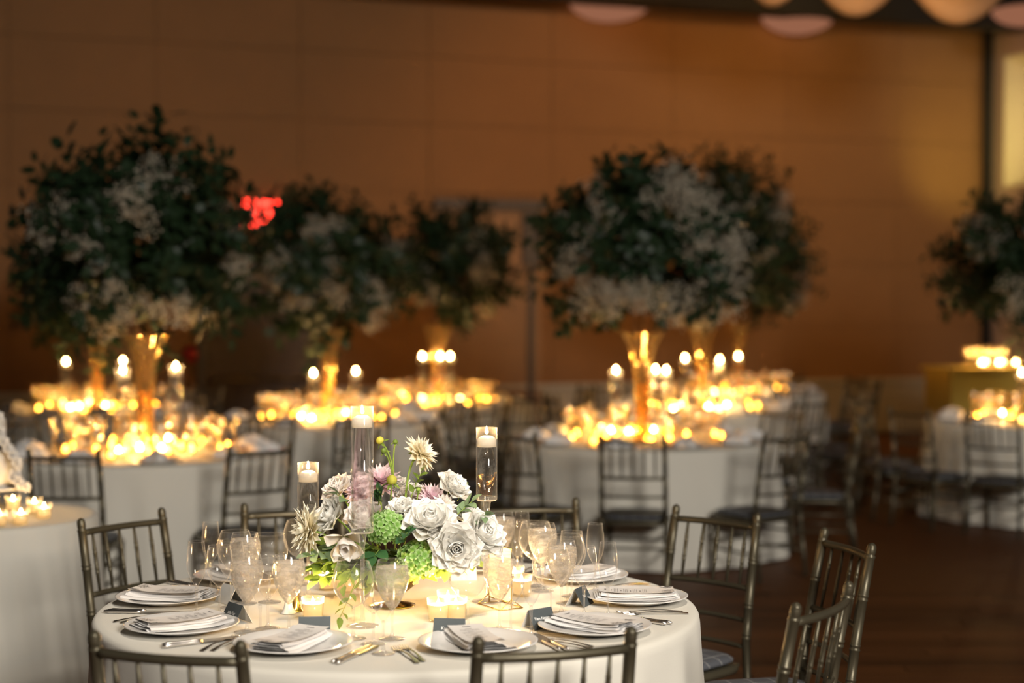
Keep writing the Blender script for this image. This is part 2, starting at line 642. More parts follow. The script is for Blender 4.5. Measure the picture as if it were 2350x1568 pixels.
# tall doorway with a grey header
x0, x1 = wx(992), wx(1238)
ht = wz(1110, 470)
d2 = empty('door_2')
wallroot(d2)
tag(d2, 'tall tan door under a dark grey header', None, kind='structure')
obj('door_leaf', MB().box(((x0 + x1) / 2, -0.03, ht / 2), (x1 - x0, 0.04, ht)), 'door_tan', d2, smooth=False)
obj('door_header', MB().box(((x0 + x1) / 2 + 0.03, -0.08, ht), (x1 - x0 + 0.06, 0.14, 0.11)), 'trim_grey', d2, smooth=False)
xa, xb = wx(1194), wx(1234)
zl = wz(1215, 605)
obj('door_closer_post', MB().box(((xa + xb) / 2, -0.08, (zl + ht) / 2 - 0.05), (xb - xa, 0.12, ht - zl - 0.1)), 'trim_grey', d2, smooth=False)
obj('door_jamb', MB().box(((xa + xb) / 2, -0.06, zl / 2), (0.07, 0.06, zl)), 'trim_grey', d2, smooth=False)

# right wall with a lit window niche
wr = empty('wall_right')
wallroot(wr)
tag(wr, 'rosy plaster side wall with a tall lit window', None, kind='structure')
ya, yb, za, zb = -0.30, -1.75, 3.28, 5.0
mbw = MB()
mbw.box((0.3, -5.0 + yb / 2 + 0.0, 3.2), (0.4, 10 + yb, 6.8))
obj('wall_section', MB().box((0.3, ya / 2, 3.2), (0.4, -ya, 6.8)), 'wall_pink', wr, smooth=False)
obj('wall_section', MB().box((0.3, (yb - 9) / 2, 3.2), (0.4, 9 + yb, 6.8)), 'wall_pink', wr, smooth=False)
obj('wall_section', MB().box((0.3, (ya + yb) / 2, za / 2 - 0.1), (0.4, ya - yb, za + 0.2)), 'wall_pink', wr, smooth=False)
obj('wall_section', MB().box((0.3, (ya + yb) / 2, (zb + 6.6) / 2), (0.4, ya - yb, 6.6 - zb)), 'wall_pink', wr, smooth=False)
cn = obj('corner_shade', MB().box((-0.03, -0.10, 3.0), (0.10, 0.10, 6.0)), 'black_paint', smooth=False)  # black strip modelled in place of the shadow gap at the corner
tag(wallroot(cn), 'dark strip standing in for the shadow gap between back and side walls', None, kind='structure')
w1 = empty('window_1')
wallroot(w1)
tag(w1, 'tall niche window glowing warm yellow high on the side wall', None, kind='structure')
# splayed reveal
s = 0.16
rv = MB()
rv.add([(0.095, ya, za), (0.095, ya, zb), (0.42, ya - s, zb - s), (0.42, ya - s, za + s)], [(0, 1, 2, 3)])
rv.add([(0.095, yb, za), (0.095, yb, zb), (0.42, yb + s, zb - s), (0.42, yb + s, za + s)], [(3, 2, 1, 0)])
rv.add([(0.095, ya, za), (0.095, yb, za), (0.42, yb + s, za + s), (0.42, ya - s, za + s)], [(3, 2, 1, 0)])
rv.add([(0.095, ya, zb), (0.095, yb, zb), (0.42, yb + s, zb - s), (0.42, ya - s, zb - s)], [(0, 1, 2, 3)])
obj('window_reveal', rv, 'reveal', w1, smooth=False)
fm = MB()
for yy in (ya - s, (ya + yb) / 2, yb + s):
    fm.box((0.43, yy, (za + zb) / 2), (0.05, 0.07, zb - za - 2 * s + 0.07))
for q in (za + s, (za + zb) / 2, zb - s):
    fm.box((0.43, (ya + yb) / 2, q), (0.05, ya - yb - 2 * s + 0.07, 0.06))
obj('window_frame', fm, 'wall_pink', w1, smooth=False)
for yy in ((ya - s + (ya + yb) / 2) / 2, (yb + s + (ya + yb) / 2) / 2):
    for q in ((za + s + (za + zb) / 2) / 2, (zb - s + (za + zb) / 2) / 2):
        obj('window_pane', MB().box((0.46, yy, q), (0.01, (ya - yb) / 2 - s, (zb - za) / 2 - s)), 'lit_window', w1, smooth=False)
wl = bpy.data.lights.new('niche_light', 'AREA')
wl.size = 0.9
wl.energy = 4
wl.color = (1.0, 0.78, 0.35)
wlo = bpy.data.objects.new('niche_light', wl)
COL.objects.link(wlo)
wlo.parent = w1
wlo.matrix_basis = Mtx((0.38, (ya + yb) / 2, (za + zb) / 2), (0, R(90), 0))

# ceiling and beam
ce = obj('ceiling', MB().box((-5, -11, 6.65), (26, 24, 0.1)), 'black_paint', smooth=False)
tag(wallroot(ce), 'black ceiling above the ballroom', None, kind='structure')
def wz_off(px, py, off):
    # height of the pixel's ray where it crosses the plane lying off metres before the back wall
    q0 = Vector((WP.x, WP.y, 0)) + Vector((math.sin(WYAW), -math.cos(WYAW), 0)) * off
    k = (px - 1175) / FPX
    t_ = (k * q0.y - q0.x) / (wdir.x - k * wdir.y)
    r_ = ray(px, py)
    return CAM.z + r_.z / r_.y * (q0.y + wdir.y * t_)
zbm = wz_off(1700, 24, 0.9)
bm_ = obj('trim_3', MB().box((-8, -0.75, zbm + 0.55), (17, 0.3, 1.1)), 'black_paint', smooth=False)
tag(wallroot(bm_), 'black ceiling beam along the top of the back wall', None, kind='structure')

# shallow bowl lamps under the beam
def dish(px, py, wpx, label, depth=19.6, bracket=False):
    p = at(px, py, depth)
    r_ = wpx / 2 / FPX * depth
    e = empty('bowl_lamp', p)
    tag(e, label, 'lamp', 'bowl lamps hung below the beam')
    prof = [(0.001, 0)] + [(r_ * math.sin(k / 10 * PI / 2), r_ * 0.52 * (1 - math.cos(k / 10 * PI / 2))) for k in range(1, 11)]
    obj('glass_bowl', MB().lathe(prof + [(r_ * 0.97, r_ * 0.53)], 32), 'lamp_bowl', e)
    obj('suspension_rod', MB().tube([(0, 0, r_ * 0.3), (0, 0, 6.58 - p.z)], 0.012, 8), 'black_paint', e)
    obj('lamp_rim', MB().tube([(r_ * math.cos(a * PI / 16), r_ * math.sin(a * PI / 16), r_ * 0.52) for a in range(33)], 0.012, 6), 'black_paint', e)
    if bracket:
        obj('finial', MB().lathe([(0.001, -0.10), (0.05, -0.09), (0.075, -0.03), (0.07, 0.06), (0.02, 0.1)], 16, (-0.12, -0.55, 0.30)).tube([(-0.12, -0.55, 0.38), (-0.12, -0.55, 0.62)], 0.03, 8), 'black_paint', e)
dish(1400, 49, 190, 'dim pink bowl lamp left of the other two under the beam')
dish(1832, 78, 170, 'dim pink bowl lamp with a dark bracket before it', 20.3, True)
dish(2352, 60, 150, 'dim pink bowl lamp at the right picture edge', 19.0)

# ceiling drape swags
def swag(pl, pr, sag, depth, label, ext):
    a, c = at(*pl, depth), at(*pr, depth)
    def fn(u, v):
        p = a.lerp(c, u)
        s_ = 4 * u * (1 - u)
        wob = 0.03 * math.sin(u * 9 + v * 14) * (0.3 + v)
        return (p.x - ext * v * 0.25 + wob, p.y - ext * v, p.z + 0.35 - (sag + 0.35) * (s_ ** 0.85) + 0.02 * math.sin(v * 30 + u * 5) + 0.55 * v)
    o = obj('ceiling_drape', MB().grid(fn, 40, 30), 'drape')
    md = o.modifiers.new('thickness', 'SOLIDIFY')
    md.thickness = 0.006
    tag(o, label, 'drape', 'fabric swags under the ceiling')
swag((1680, -22), (1860, -22), 0.16, 15.5, 'leftmost lit fabric swag under the ceiling', 2.5)
swag((1830, -22), (2085, -16), 0.24, 15.2, 'middle lit fabric swag under the ceiling', 2.5)
swag((2045, -18), (2350, -30), 0.33, 14.9, 'rightmost and lowest lit fabric swag under the ceiling', 2.5)
spot('drape_uplight', at(2050, -20, 12.5) + Vector((0, 0, -1.0)), at(2020, 0, 15.2), 70, 260, (1.0, 0.60, 0.27))

# exit sign and fire alarm on the back wall
ex = empty('exit_sign')
wallroot(ex)
tag(ex, 'illuminated red EXIT sign on the back wall', 'sign')
xs, zs = wx(601), wz(601, 494)
obj('sign_case', MB().box((xs, -0.06, zs), (0.42, 0.07, 0.32)), 'sign_case', ex, smooth=False)
fc = bpy.data.curves.new('letters', 'FONT')
fc.body = 'EXIT'
fc.size = 0.34
fc.align_x = 'CENTER'
fc.align_y = 'CENTER'
fc.extrude = 0.004
fc.offset = 0.012
fc.materials.append(MATS['exit_red'])
def font_mesh(fc_, name):
    t0 = bpy.data.objects.new(name, fc_)
    COL.objects.link(t0)
    me = bpy.data.meshes.new_from_object(t0.evaluated_get(bpy.context.evaluated_depsgraph_get()))
    bpy.data.objects.remove(t0)
    o = bpy.data.objects.new(name, me)
    COL.objects.link(o)
    return o
lt = font_mesh(fc, 'letters')
lt.parent = ex
lt.matrix_basis = Mtx((xs, -0.10, zs), (R(90), 0, 0), (0.66, 1.15, 1))
al = empty('fire_alarm_bell')
wallroot(al)
tag(al, 'round red fire alarm bell on the wall beside the dark door', 'alarm')
xq, zq = wx(436), wz(436, 813)
obj('bell_dome', MB().lathe([(0.001, 0.07), (0.05, 0.065), (0.09, 0.04), (0.10, 0.0), (0.095, -0.01)], 24), 'alarm_red', al, Mtx((xq, -0.06, zq), (R(90), 0, 0)))
obj('backplate', MB().box((xq, -0.03, zq), (0.12, 0.03, 0.12)), 'alarm_red', al, smooth=False)

# ================================================================== CHAIR
def post_y(z):
    pts = [(0, 0.03), (0.40, 0.085), (0.65, 0.05), (0.93, -0.004)]
    for (a, ya_), (c, yb_) in zip(pts, pts[1:]):
        if z <= c:
            return ya_ + (yb_ - ya_) * (z - a) / (c - a)
    return pts[-1][1]

def ringed(z0, z1, base, rings, top=False):
    """list of (z, radius) with turned double rings"""
    out = [(z0, base)]
    for q in rings:
        for d in (-0.007, 0.007):
            out += [(q + d - 0.004, base), (q + d - 0.002, base * 1.13), (q + d + 0.002, base * 1.13), (q + d + 0.004, base)]
    out.append((z1, base))
    return sorted(out)

def build_chair():
    e = empty('ballroom_chair')
    for sx in (-1, 1):
        prof = ringed(0.0, 0.866, 0.0158, [0.13, 0.30, 0.47, 0.58, 0.74])
        prof += [(0.868, 0.0172), (0.874, 0.0172), (0.877, 0.0132), (0.880, 0.0150), (0.898, 0.0158), (0.901, 0.0145), (0.903, 0.0150), (0.908, 0.0128), (0.912, 0.0092), (0.915, 0.0045), (0.916, 0.001)]
        pts, rad = [], []
        for z, r_ in prof:
            pts.append((sx * (0.2 - 0.012 * z), post_y(z), z))
            rad.append(r_ * (0.85 + 0.15 * min(1, z / 0.5)))
        obj('back_post', MB().tube(pts, rad, 12), 'bronze', e)
    def bow(z, k=0.028):
        hw = 0.2 - 0.012 * z
        return [(hw * u, post_y(z) - k * (1 - u * u), z) for u in [-1, -0.8, -0.6, -0.4, -0.2, 0, 0.2, 0.4, 0.6, 0.8, 1]]
    obj('top_rail', MB().tube(bow(0.862), 0.0122, 10), 'bronze', e)
    obj('middle_rail', MB().tube(bow(0.640), 0.0105, 10), 'bronze', e)
    obj('lower_rail', MB().tube(bow(0.525), 0.009, 8), 'bronze', e)
    obj('lower_rail', MB().tube(bow(0.43), 0.009, 8), 'bronze', e)
    for sx in (-0.134, -0.067, 0, 0.067, 0.134):
        pts, rad = [], []
        for z, r_ in ringed(0.640, 0.862, 0.0072, [0.72, 0.79]):
            f = 0.65 + 0.35 * math.sin((z - 0.64) / 0.222 * PI) ** 0.6 if 0.641 < z < 0.861 else 0.65
            u = sx / 0.19
            pts.append((sx, post_y(z) - 0.028 * (1 - u * u), z))
            rad.append(r_ * f)
        obj('spindle', MB().tube(pts, rad, 8), 'bronze', e)
    # seat
    fr = MB()
    ring = []
    for k in range(33):
        a = 2 * PI * k / 32
        c, s_ = math.cos(a), math.sin(a)
        ring.append((0.198 * math.copysign(abs(c) ** 0.45, c), 0.285 + 0.195 * math.copysign(abs(s_) ** 0.45, s_), 0.360))
    fr.tube(ring, 0.017, 8, False)
    obj('seat_frame', fr, 'bronze', e)
    obj('seat_board', MB().box((0, 0.285, 0.369), (0.37, 0.36, 0.012)), 'bronze', e, smooth=False)
    cu = MB()
    lv = [(0.0, 0.376), (0.9, 0.376), (1.0, 0.388), (1.0, 0.396), (0.93, 0.406), (0.75, 0.412), (0.4, 0.416), (0.0, 0.417)]
    n_ = 32
    o_ = len(cu.v)
    for f, z in lv:
        for k in range(n_):
            a = 2 * PI * k / n_
            c, s_ = math.cos(a), math.sin(a)
            cu.v.append((0.195 * f * math.copysign(abs(c) ** 0.4, c), 0.287 + 0.19 * f * math.copysign(abs(s_) ** 0.4, s_), z))
    for i in range(len(lv) - 1):
        for k in range(n_):
            k2 = (k + 1) % n_
            cu.f.append((i * n_ + k, i * n_ + k2, (i + 1) * n_ + k2, (i + 1) * n_ + k))
    obj('cushion', cu, 'cushion', e)
    for sx in (-1, 1):
        pts, rad = [], []
        for z, r_ in ringed(0.0, 0.353, 0.0150, [0.12, 0.25]):
            pts.append((sx * 0.182, 0.462, z))
            rad.append(r_ * (0.8 + 0.2 * z / 0.353))
        obj('front_leg', MB().tube(pts, rad, 10), 'bronze', e)
        for z in (0.16, 0.27):
            obj('side_stretcher', MB().tube([(sx * 0.196, post_y(z), z), (sx * 0.182, 0.462, z)], 0.0085, 8), 'bronze', e)
    obj('front_stretcher', MB().tube([(-0.182, 0.462, 0.21), (0.182, 0.462, 0.21)], 0.0085, 8), 'bronze', e)
    obj('back_stretcher', MB().tube([(-0.197, post_y(0.21), 0.21), (0.197, post_y(0.21), 0.21)], 0.0085, 8), 'bronze', e)
    return e

chair = Stock(build_chair())

def chair_by_posts(pl, pr, label, group, zt=0.916):
    """pl, pr: pixels of the tops of the two back posts, facing away from the camera or not"""
    a, c = on(*pl, zt), on(*pr, zt)
    return (a + c) / 2, c - a

HC = Vector((-0.347, 4.91, 0))       # centre of the near table
def hero_chair(pl, pr, label):
    mid, d = chair_by_posts(pl, pr, label, None)
    nrm = Vector((-d.y, d.x, 0)).normalized()
    to = Vector((HC.x - mid.x, HC.y - mid.y, 0))
    if nrm.dot(to) < 0:
        nrm = -nrm
    rz = math.atan2(nrm.y, nrm.x) - PI / 2
    chair((mid.x, mid.y, 0.001), rz, label, 'chair', 'bronze chairs around the near table')

hero_chair((1083, 1462), (1463, 1438), 'bronze spindle-back chair in front of the near table, right of centre')
hero_chair((207, 1447), (560, 1470), 'bronze spindle-back chair at bottom left, before the near table')
hero_chair((183, 1190), (372, 1165), 'bronze spindle-back chair beside the cake table, left of the near table')
hero_chair((568, 1155), (775, 1148), 'bronze spindle-back chair behind the short candle and left flowers')
hero_chair((1101, 1146), (1325, 1142), 'bronze spindle-back chair straight behind the right candle of the near table')
hero_chair((1553, 1158), (1738, 1178), 'bronze spindle-back chair at the near table showing a grey striped cushion')
hero_chair((1892, 1210), (2003, 1247), 'bronze chair standing farthest right on the open floor')
hero_chair((1824, 1385), (1953, 1333), 'bronze chair at bottom right with sharply curved top rail, seen edge-on')

# ================================================================== TABLECLOTHS
def cloth_mesh(Rt, zt, seed, folds=15, flare=0.05, amp=0.045, n=288, dents=()):
    rnd = random.Random(seed)
    th = [i * 2 * PI / folds + rnd.uniform(-1.8, 1.8) / folds for i in range(folds)]
    ah = [rnd.uniform(0.45, 1.0) for _ in range(folds)]
    wd = [rnd.uniform(1.0, 1.9) / folds for _ in range(folds)]
    def fold(a):
        s_ = 0
        for t0, a0, w0 in zip(th, ah, wd):
            d = (a - t0 + PI) % (2 * PI) - PI
            s_ += a0 * math.exp(-(d / w0) ** 2)
        return s_
    fa = [fold(2 * PI * k / n) for k in range(n)]
    mb = MB()
    prof = [(0.0, 0, 0), (Rt * 0.5, 0, 0), (Rt * 0.85, 0, 0), (Rt - 0.03, -0.0005, 0), (Rt - 0.012, -0.002, 0), (Rt - 0.003, -0.007, 0), (Rt + 0.002, -0.016, 0), (Rt + 0.005, -0.035, 0.02)]
    for i in range(1, 15):
        q = i / 14
        prof.append((Rt + 0.005 + flare * q, -0.035 - (zt - 0.043) * q, 0.02 + 0.98 * q ** 0.62))
    for r_, z, f in prof:
        for k in range(n):
            a = 2 * PI * k / n
            dn = 0
            for a0, hw, dp in dents:
                dd = abs((a - a0 + PI) % (2 * PI) - PI)
                dn = max(dn, dp * max(0, 1 - max(0, dd - hw) / 0.12) * min(1, max(0, (-z - 0.25) / 0.09)))
            rr = max(1e-5, r_ - dn + f * amp * (fa[k] - 0.35) + f * 0.004 * math.sin(a * 37 + z * 9))
            mb.v.append((rr * math.cos(a), rr * math.sin(a), zt + z))
    for i in range(len(prof) - 1):
        for k in range(n):
            k2 = (k + 1) % n
            mb.f.append((i * n + k, i * n + k2, (i + 1) * n + k2, (i + 1) * n + k))
    return mb.mesh('tablecloth', 'cloth')

TR = 0.915
me_hero = cloth_mesh(TR, 0.76, 3, 25, 0.045, 0.042, 360, dents=((R(-68.6), 0.28, 0.29), (R(-111), 0.28, 0.26), (R(-28), 0.26, 0.20), (R(110), 0.24, 0.10)))
tc_ = link('tablecloth', me_hero)
tc_.location = HC
tag(tc_, 'ivory floor-length cloth over the near round table', 'tablecloth')

def table_under(loc, Rt, h, label):
    e = empty('round_table', loc)
    tag(e, label, 'table')
    obj('tabletop', MB().lathe([(0.001, h - 0.03), (Rt - 0.02, h - 0.03), (Rt - 0.015, h - 0.02), (Rt - 0.02, h - 0.004), (0.001, h - 0.004)], 48), 'door_wood', e)
    for sx in (-1, 1):
        for sy in (-1, 1):
            obj('leg', MB().tube([(sx * Rt * 0.5, sy * Rt * 0.5, h - 0.03), (sx * Rt * 0.5, sy * Rt * 0.5, 0)], 0.016, 8), 'bronze', e)
    return e
table_under(HC, TR, 0.758, 'round banquet table hidden under the near ivory cloth')

# ================================================================== TABLEWARE
ZT = 0.761
def rim_ring(r_, z, t=0.0011, n=32):
    return [(r_ * math.cos(a * 2 * PI / n), r_ * math.sin(a * 2 * PI / n), z) for a in range(n + 1)], t

GLASS = {
    # name: bowl profile (r, z) from bottom to rim, stem top z, foot radius
    'flute': ([(0.004, 0.086), (0.009, 0.094), (0.0165, 0.106), (0.0245, 0.125), (0.0285, 0.148), (0.0285, 0.170), (0.0262, 0.195), (0.0232, 0.220)], 0.086, 0.031),
    'wine': ([(0.004, 0.084), (0.010, 0.090), (0.022, 0.102), (0.033, 0.122), (0.0385, 0.145), (0.0380, 0.170), (0.0355, 0.190), (0.0325, 0.206)], 0.084, 0.034),
    'balloon': ([(0.004, 0.086), (0.012, 0.090), (0.028, 0.100), (0.043, 0.117), (0.053, 0.137), (0.0565, 0.155), (0.0545, 0.178), (0.0490, 0.198), (0.0435, 0.212)], 0.086, 0.036),
    'goblet': ([(0.004, 0.080), (0.010, 0.086), (0.021, 0.101), (0.033, 0.122), (0.0425, 0.147), (0.0465, 0.166), (0.0460, 0.186), (0.0425, 0.204), (0.0385, 0.218)], 0.080, 0.036),
}
def smooth_prof(p, k=3):
    out = []
    for i in range(len(p) - 1):
        p0 = p[max(0, i - 1)]
        p1, p2 = p[i], p[i + 1]
        p3 = p[min(len(p) - 1, i + 2)]
        for s_ in range(k):
            t_ = s_ / k
            q = []
            for d in range(2):
                q.append(0.5 * (2 * p1[d] + (p2[d] - p0[d]) * t_ + (2 * p0[d] - 5 * p1[d] + 4 * p2[d] - p3[d]) * t_ ** 2 + (3 * p1[d] - p0[d] - 3 * p2[d] + p3[d]) * t_ ** 3))
            out.append(tuple(q))
    out.append(p[-1])
    return out

def build_glass(kind, water=None):
    prof, zs_, fr = GLASS[kind]
    prof = smooth_prof(prof)
    nm = {'flute': 'champagne_flute', 'wine': 'wine_glass', 'balloon': 'balloon_wine_glass', 'goblet': 'water_goblet'}[kind]
    e = empty(nm)
    b_ = MB().lathe([(0.0008, prof[0][1])] + prof, 40)
    pts, t_ = rim_ring(prof[-1][0], prof[-1][1])
    b_.tube(pts, t_, 6, False)
    obj('bowl', b_, 'glass', e)
    sp = [(0.0005, zs_ + 0.004), (0.0045, zs_ + 0.001), (0.0048, zs_ - 0.006), (0.0036, zs_ - 0.02), (0.0034, 0.03), (0.0045, 0.016), (0.0075, 0.009), (0.012, 0.006)]
    obj('stem', MB().lathe(smooth_prof(sp, 2) + [(0.0005, 0.005)], 16), 'stem_clear', e)
    ft = [(0.0005, 0.0065), (0.012, 0.0055), (fr * 0.6, 0.0032), (fr, 0.0018), (fr, 0.0004), (0.0005, 0.0004)]
    obj('foot', MB().lathe(ft, 32), 'stem_clear', e)
    if water:
        wp = [(max(0.0005, r_ - 0.0012), z) for r_, z in prof if z < water]
        rt = wp[-1][0]
        wp = [(0.0005, wp[0][1])] + wp + [(rt, water), (rt * 0.5, water), (0.0005, water)]
        obj('water', MB().lathe(wp, 40), 'ice_water', e)
    return e

GS = {
    'flute': Stock(build_glass('flute')),
    'wine': Stock(build_glass('wine')),
    'balloon': Stock(build_glass('balloon')),
    'goblet': Stock(build_glass('goblet', 0.200)),
}
CATN = {'flute': 'champagne flute', 'wine': 'wine glass', 'balloon': 'wine glass', 'goblet': 'water glass'}
hero_glasses = [
    ('flute', 452, 1415, 'empty champagne flute nearest the left rim of the near table'),
    ('flute', 484, 1357, 'tall empty champagne flute standing behind the leftmost flute'),
    ('wine', 503, 1415, 'empty tulip wine glass just right of the leftmost flute'),
    ('wine', 531, 1398, 'empty wine glass between the leftmost tulip glass and water goblets'),
    ('balloon', 540, 1376, 'round wine glass partly hidden behind the left water goblets'),
    ('goblet', 569, 1388, 'full water goblet rising highest in the left glass cluster'),
    ('balloon', 613, 1386, 'large empty balloon glass behind the left water goblets'),
    ('goblet', 575, 1455, 'full water goblet in front of the tallest left goblet'),
    ('flute', 594, 1461, 'empty flute overlapping the front left water goblet'),
    ('wine', 610, 1447, 'empty wine glass right behind the front left flute'),
    ('goblet', 663, 1455, 'full water goblet standing apart left of the single votive'),
    ('balloon', 690, 1345, 'empty balloon glass hidden behind the left dahlia'),
    ('balloon', 811, 1469, 'empty balloon glass before the trailing vine, left of centre'),
    ('wine', 857, 1482, 'empty wine glass between the central balloon glass and water goblet'),
    ('flute', 880, 1504, 'empty flute nearest the camera at the front of the table'),
    ('goblet', 900, 1470, 'full water goblet in front of the gold flower bowl'),
    ('balloon', 1074, 1450, 'empty balloon glass before the pair of votives'),
    ('goblet', 1148, 1450, 'full water goblet before the gold framed table sign'),
    ('wine', 1170, 1458, 'empty wine glass overlapping the goblet before the table sign'),
    ('flute', 1219, 1466, 'empty flute beside the slate place card lettered in white, right of centre'),
    ('balloon', 1267, 1420, 'empty balloon glass at the front of the right glass cluster'),
    ('goblet', 1286, 1413, 'full water goblet behind the right front balloon glass'),
    ('wine', 1340, 1417, 'empty tulip wine glass left of the rightmost flute'),
    ('flute', 1395, 1419, 'empty champagne flute nearest the right rim of the near table'),
    ('goblet', 1145, 1325, 'full water goblet farthest back, behind the white roses'),
    ('flute', 1196, 1328, 'empty flute farthest back, tallest among the back right glasses'),
    ('wine', 1187, 1340, 'empty wine glass in front of the farthest flute'),
    ('balloon', 1216, 1350, 'empty balloon glass in the back row right of the roses'),
    ('goblet', 1245, 1360, 'full water goblet in the middle of the back right glasses'),
    ('wine', 1312, 1372, 'empty wine glass behind the right tulip wine glass'),
    ('balloon', 1302, 1388, 'empty balloon glass behind the right water goblet'),
    ('flute', 1366, 1362, 'tall empty flute behind the rightmost flute'),
]
FOOT = {'flute': 0.032, 'wine': 0.035, 'balloon': 0.037, 'goblet': 0.037}
pts_ = [on(px, py - 3, ZT).to_2d() for _, px, py, _ in hero_glasses]
rad_ = [FOOT[k_] for k_, _, _, _ in hero_glasses]
fix_ = [(on(a_, b_ - 4, ZT).to_2d(), 0.034) for a_, b_ in ((718, 1427), (1006, 1430), (1046, 1427), (1028, 1411), (752, 1358), (792, 1364), (838, 1358), (1197, 1372), (1180, 1352))]
fix_ += [(on(a_, b_, ZT).to_2d(), 0.048) for a_, b_ in ((832, 1437), (1117, 1381), (708, 1374))]
fix_ += [(on(a_, b_, ZT).to_2d(), 0.022) for a_, b_ in ((662, 1408), (679, 1403))]
fix_ += [((HC + Vector((math.cos(R(a_)), math.sin(R(a_)), 0)) * r_).to_2d(), 0.163) for a_, r_ in ((175.6, 0.725), (-146.7, 0.705), (-110.9, 0.674), (-67.6, 0.67), (-34.5, 0.705), (4.3, 0.735), (38, 0.73), (141, 0.72), (106, 0.7), (72, 0.7))]
for it in range(120):
    for i in range(len(pts_)):
        for j in range(i):
            d = pts_[i] - pts_[j]
            gap = rad_[i] + rad_[j] + 0.001 - d.length
            if gap > 0:
                d = Vector((d.x * 0.6, d.y if abs(d.y) > 0.004 else 0.004 * (1 if i % 2 else -1))).normalized()
                pts_[i] += d * gap * 0.5
                pts_[j] -= d * gap * 0.5
        for q, r_ in fix_:
            d = pts_[i] - q
            gap = rad_[i] * (0.55 if r_ > 0.1 else 1.0) + r_ - d.length
            if gap > 0:
                pts_[i] += d.normalized() * gap * 0.8
for (kind, px, py, lab), p in zip(hero_glasses, pts_):
    GS[kind]((p.x, p.y, ZT), random.uniform(0, 6), lab, CATN[kind], 'stemware on the near table')

# plates, napkins, menus, cutlery, place cards
def build_plate():
    pr = [(0.001, 0.004), (0.06, 0.0035), (0.085, 0.001), (0.092, 0.0005), (0.098, 0.003), (0.13, 0.013), (0.158, 0.0195), (0.1615, 0.0205), (0.1615, 0.0225), (0.157, 0.0225), (0.13, 0.0165), (0.105, 0.0095), (0.095, 0.0075), (0.001, 0.0075)]
    return tag(obj('dinner_plate', MB().lathe(pr, 64), 'porcelain'), None, None)

def build_napkin(seed):
    """folded napkin lying along -y (outer rim) .. +y (table centre), layered folds"""
    rnd = random.Random(seed)
    e = empty('folded_napkin')
    for k in range(4):
        wd = 0.118 - 0.012 * k
        ln = 0.262 - 0.012 * k
        z0 = 0.0 + 0.0052 * k
        sk = rnd.uniform(-0.012, 0.012)
        ph = rnd.uniform(0, 6)
        def top(u, v, wd=wd, ln=ln, z0=z0, sk=sk, ph=ph, k=k):
            x = (u - 0.5) * wd + sk * (v - 0.5) * 2 - 0.006 * k
            yy = (v - 0.5) * ln
            ed = min(u, 1 - u) * 2
            bowl = 0.013 * max(0, abs(yy) / 0.125 - 0.35) ** 1.6 * 1.2 + 0.008 * (abs(x) / 0.06) ** 2 * 0.2
            z = z0 + 0.0058 * min(1, ed * 7) ** 0.5 + bowl + 0.0012 * math.sin(v * 7 + ph) + 0.0008 * math.sin(u * 9 + ph)
            return (x, yy, z)
        def bot(u, v, top=top):
            x, yy, z = top(u, v)
            ed = min(u, 1 - u) * 2
            return (x, yy, z - 0.0050 * min(1, ed * 7) ** 0.5 - 0.0003)
        obj('napkin_layer', MB().grid(top, 16, 14).grid(lambda u, v: bot(1 - u, v), 16, 14), 'napkin', e)
    return e

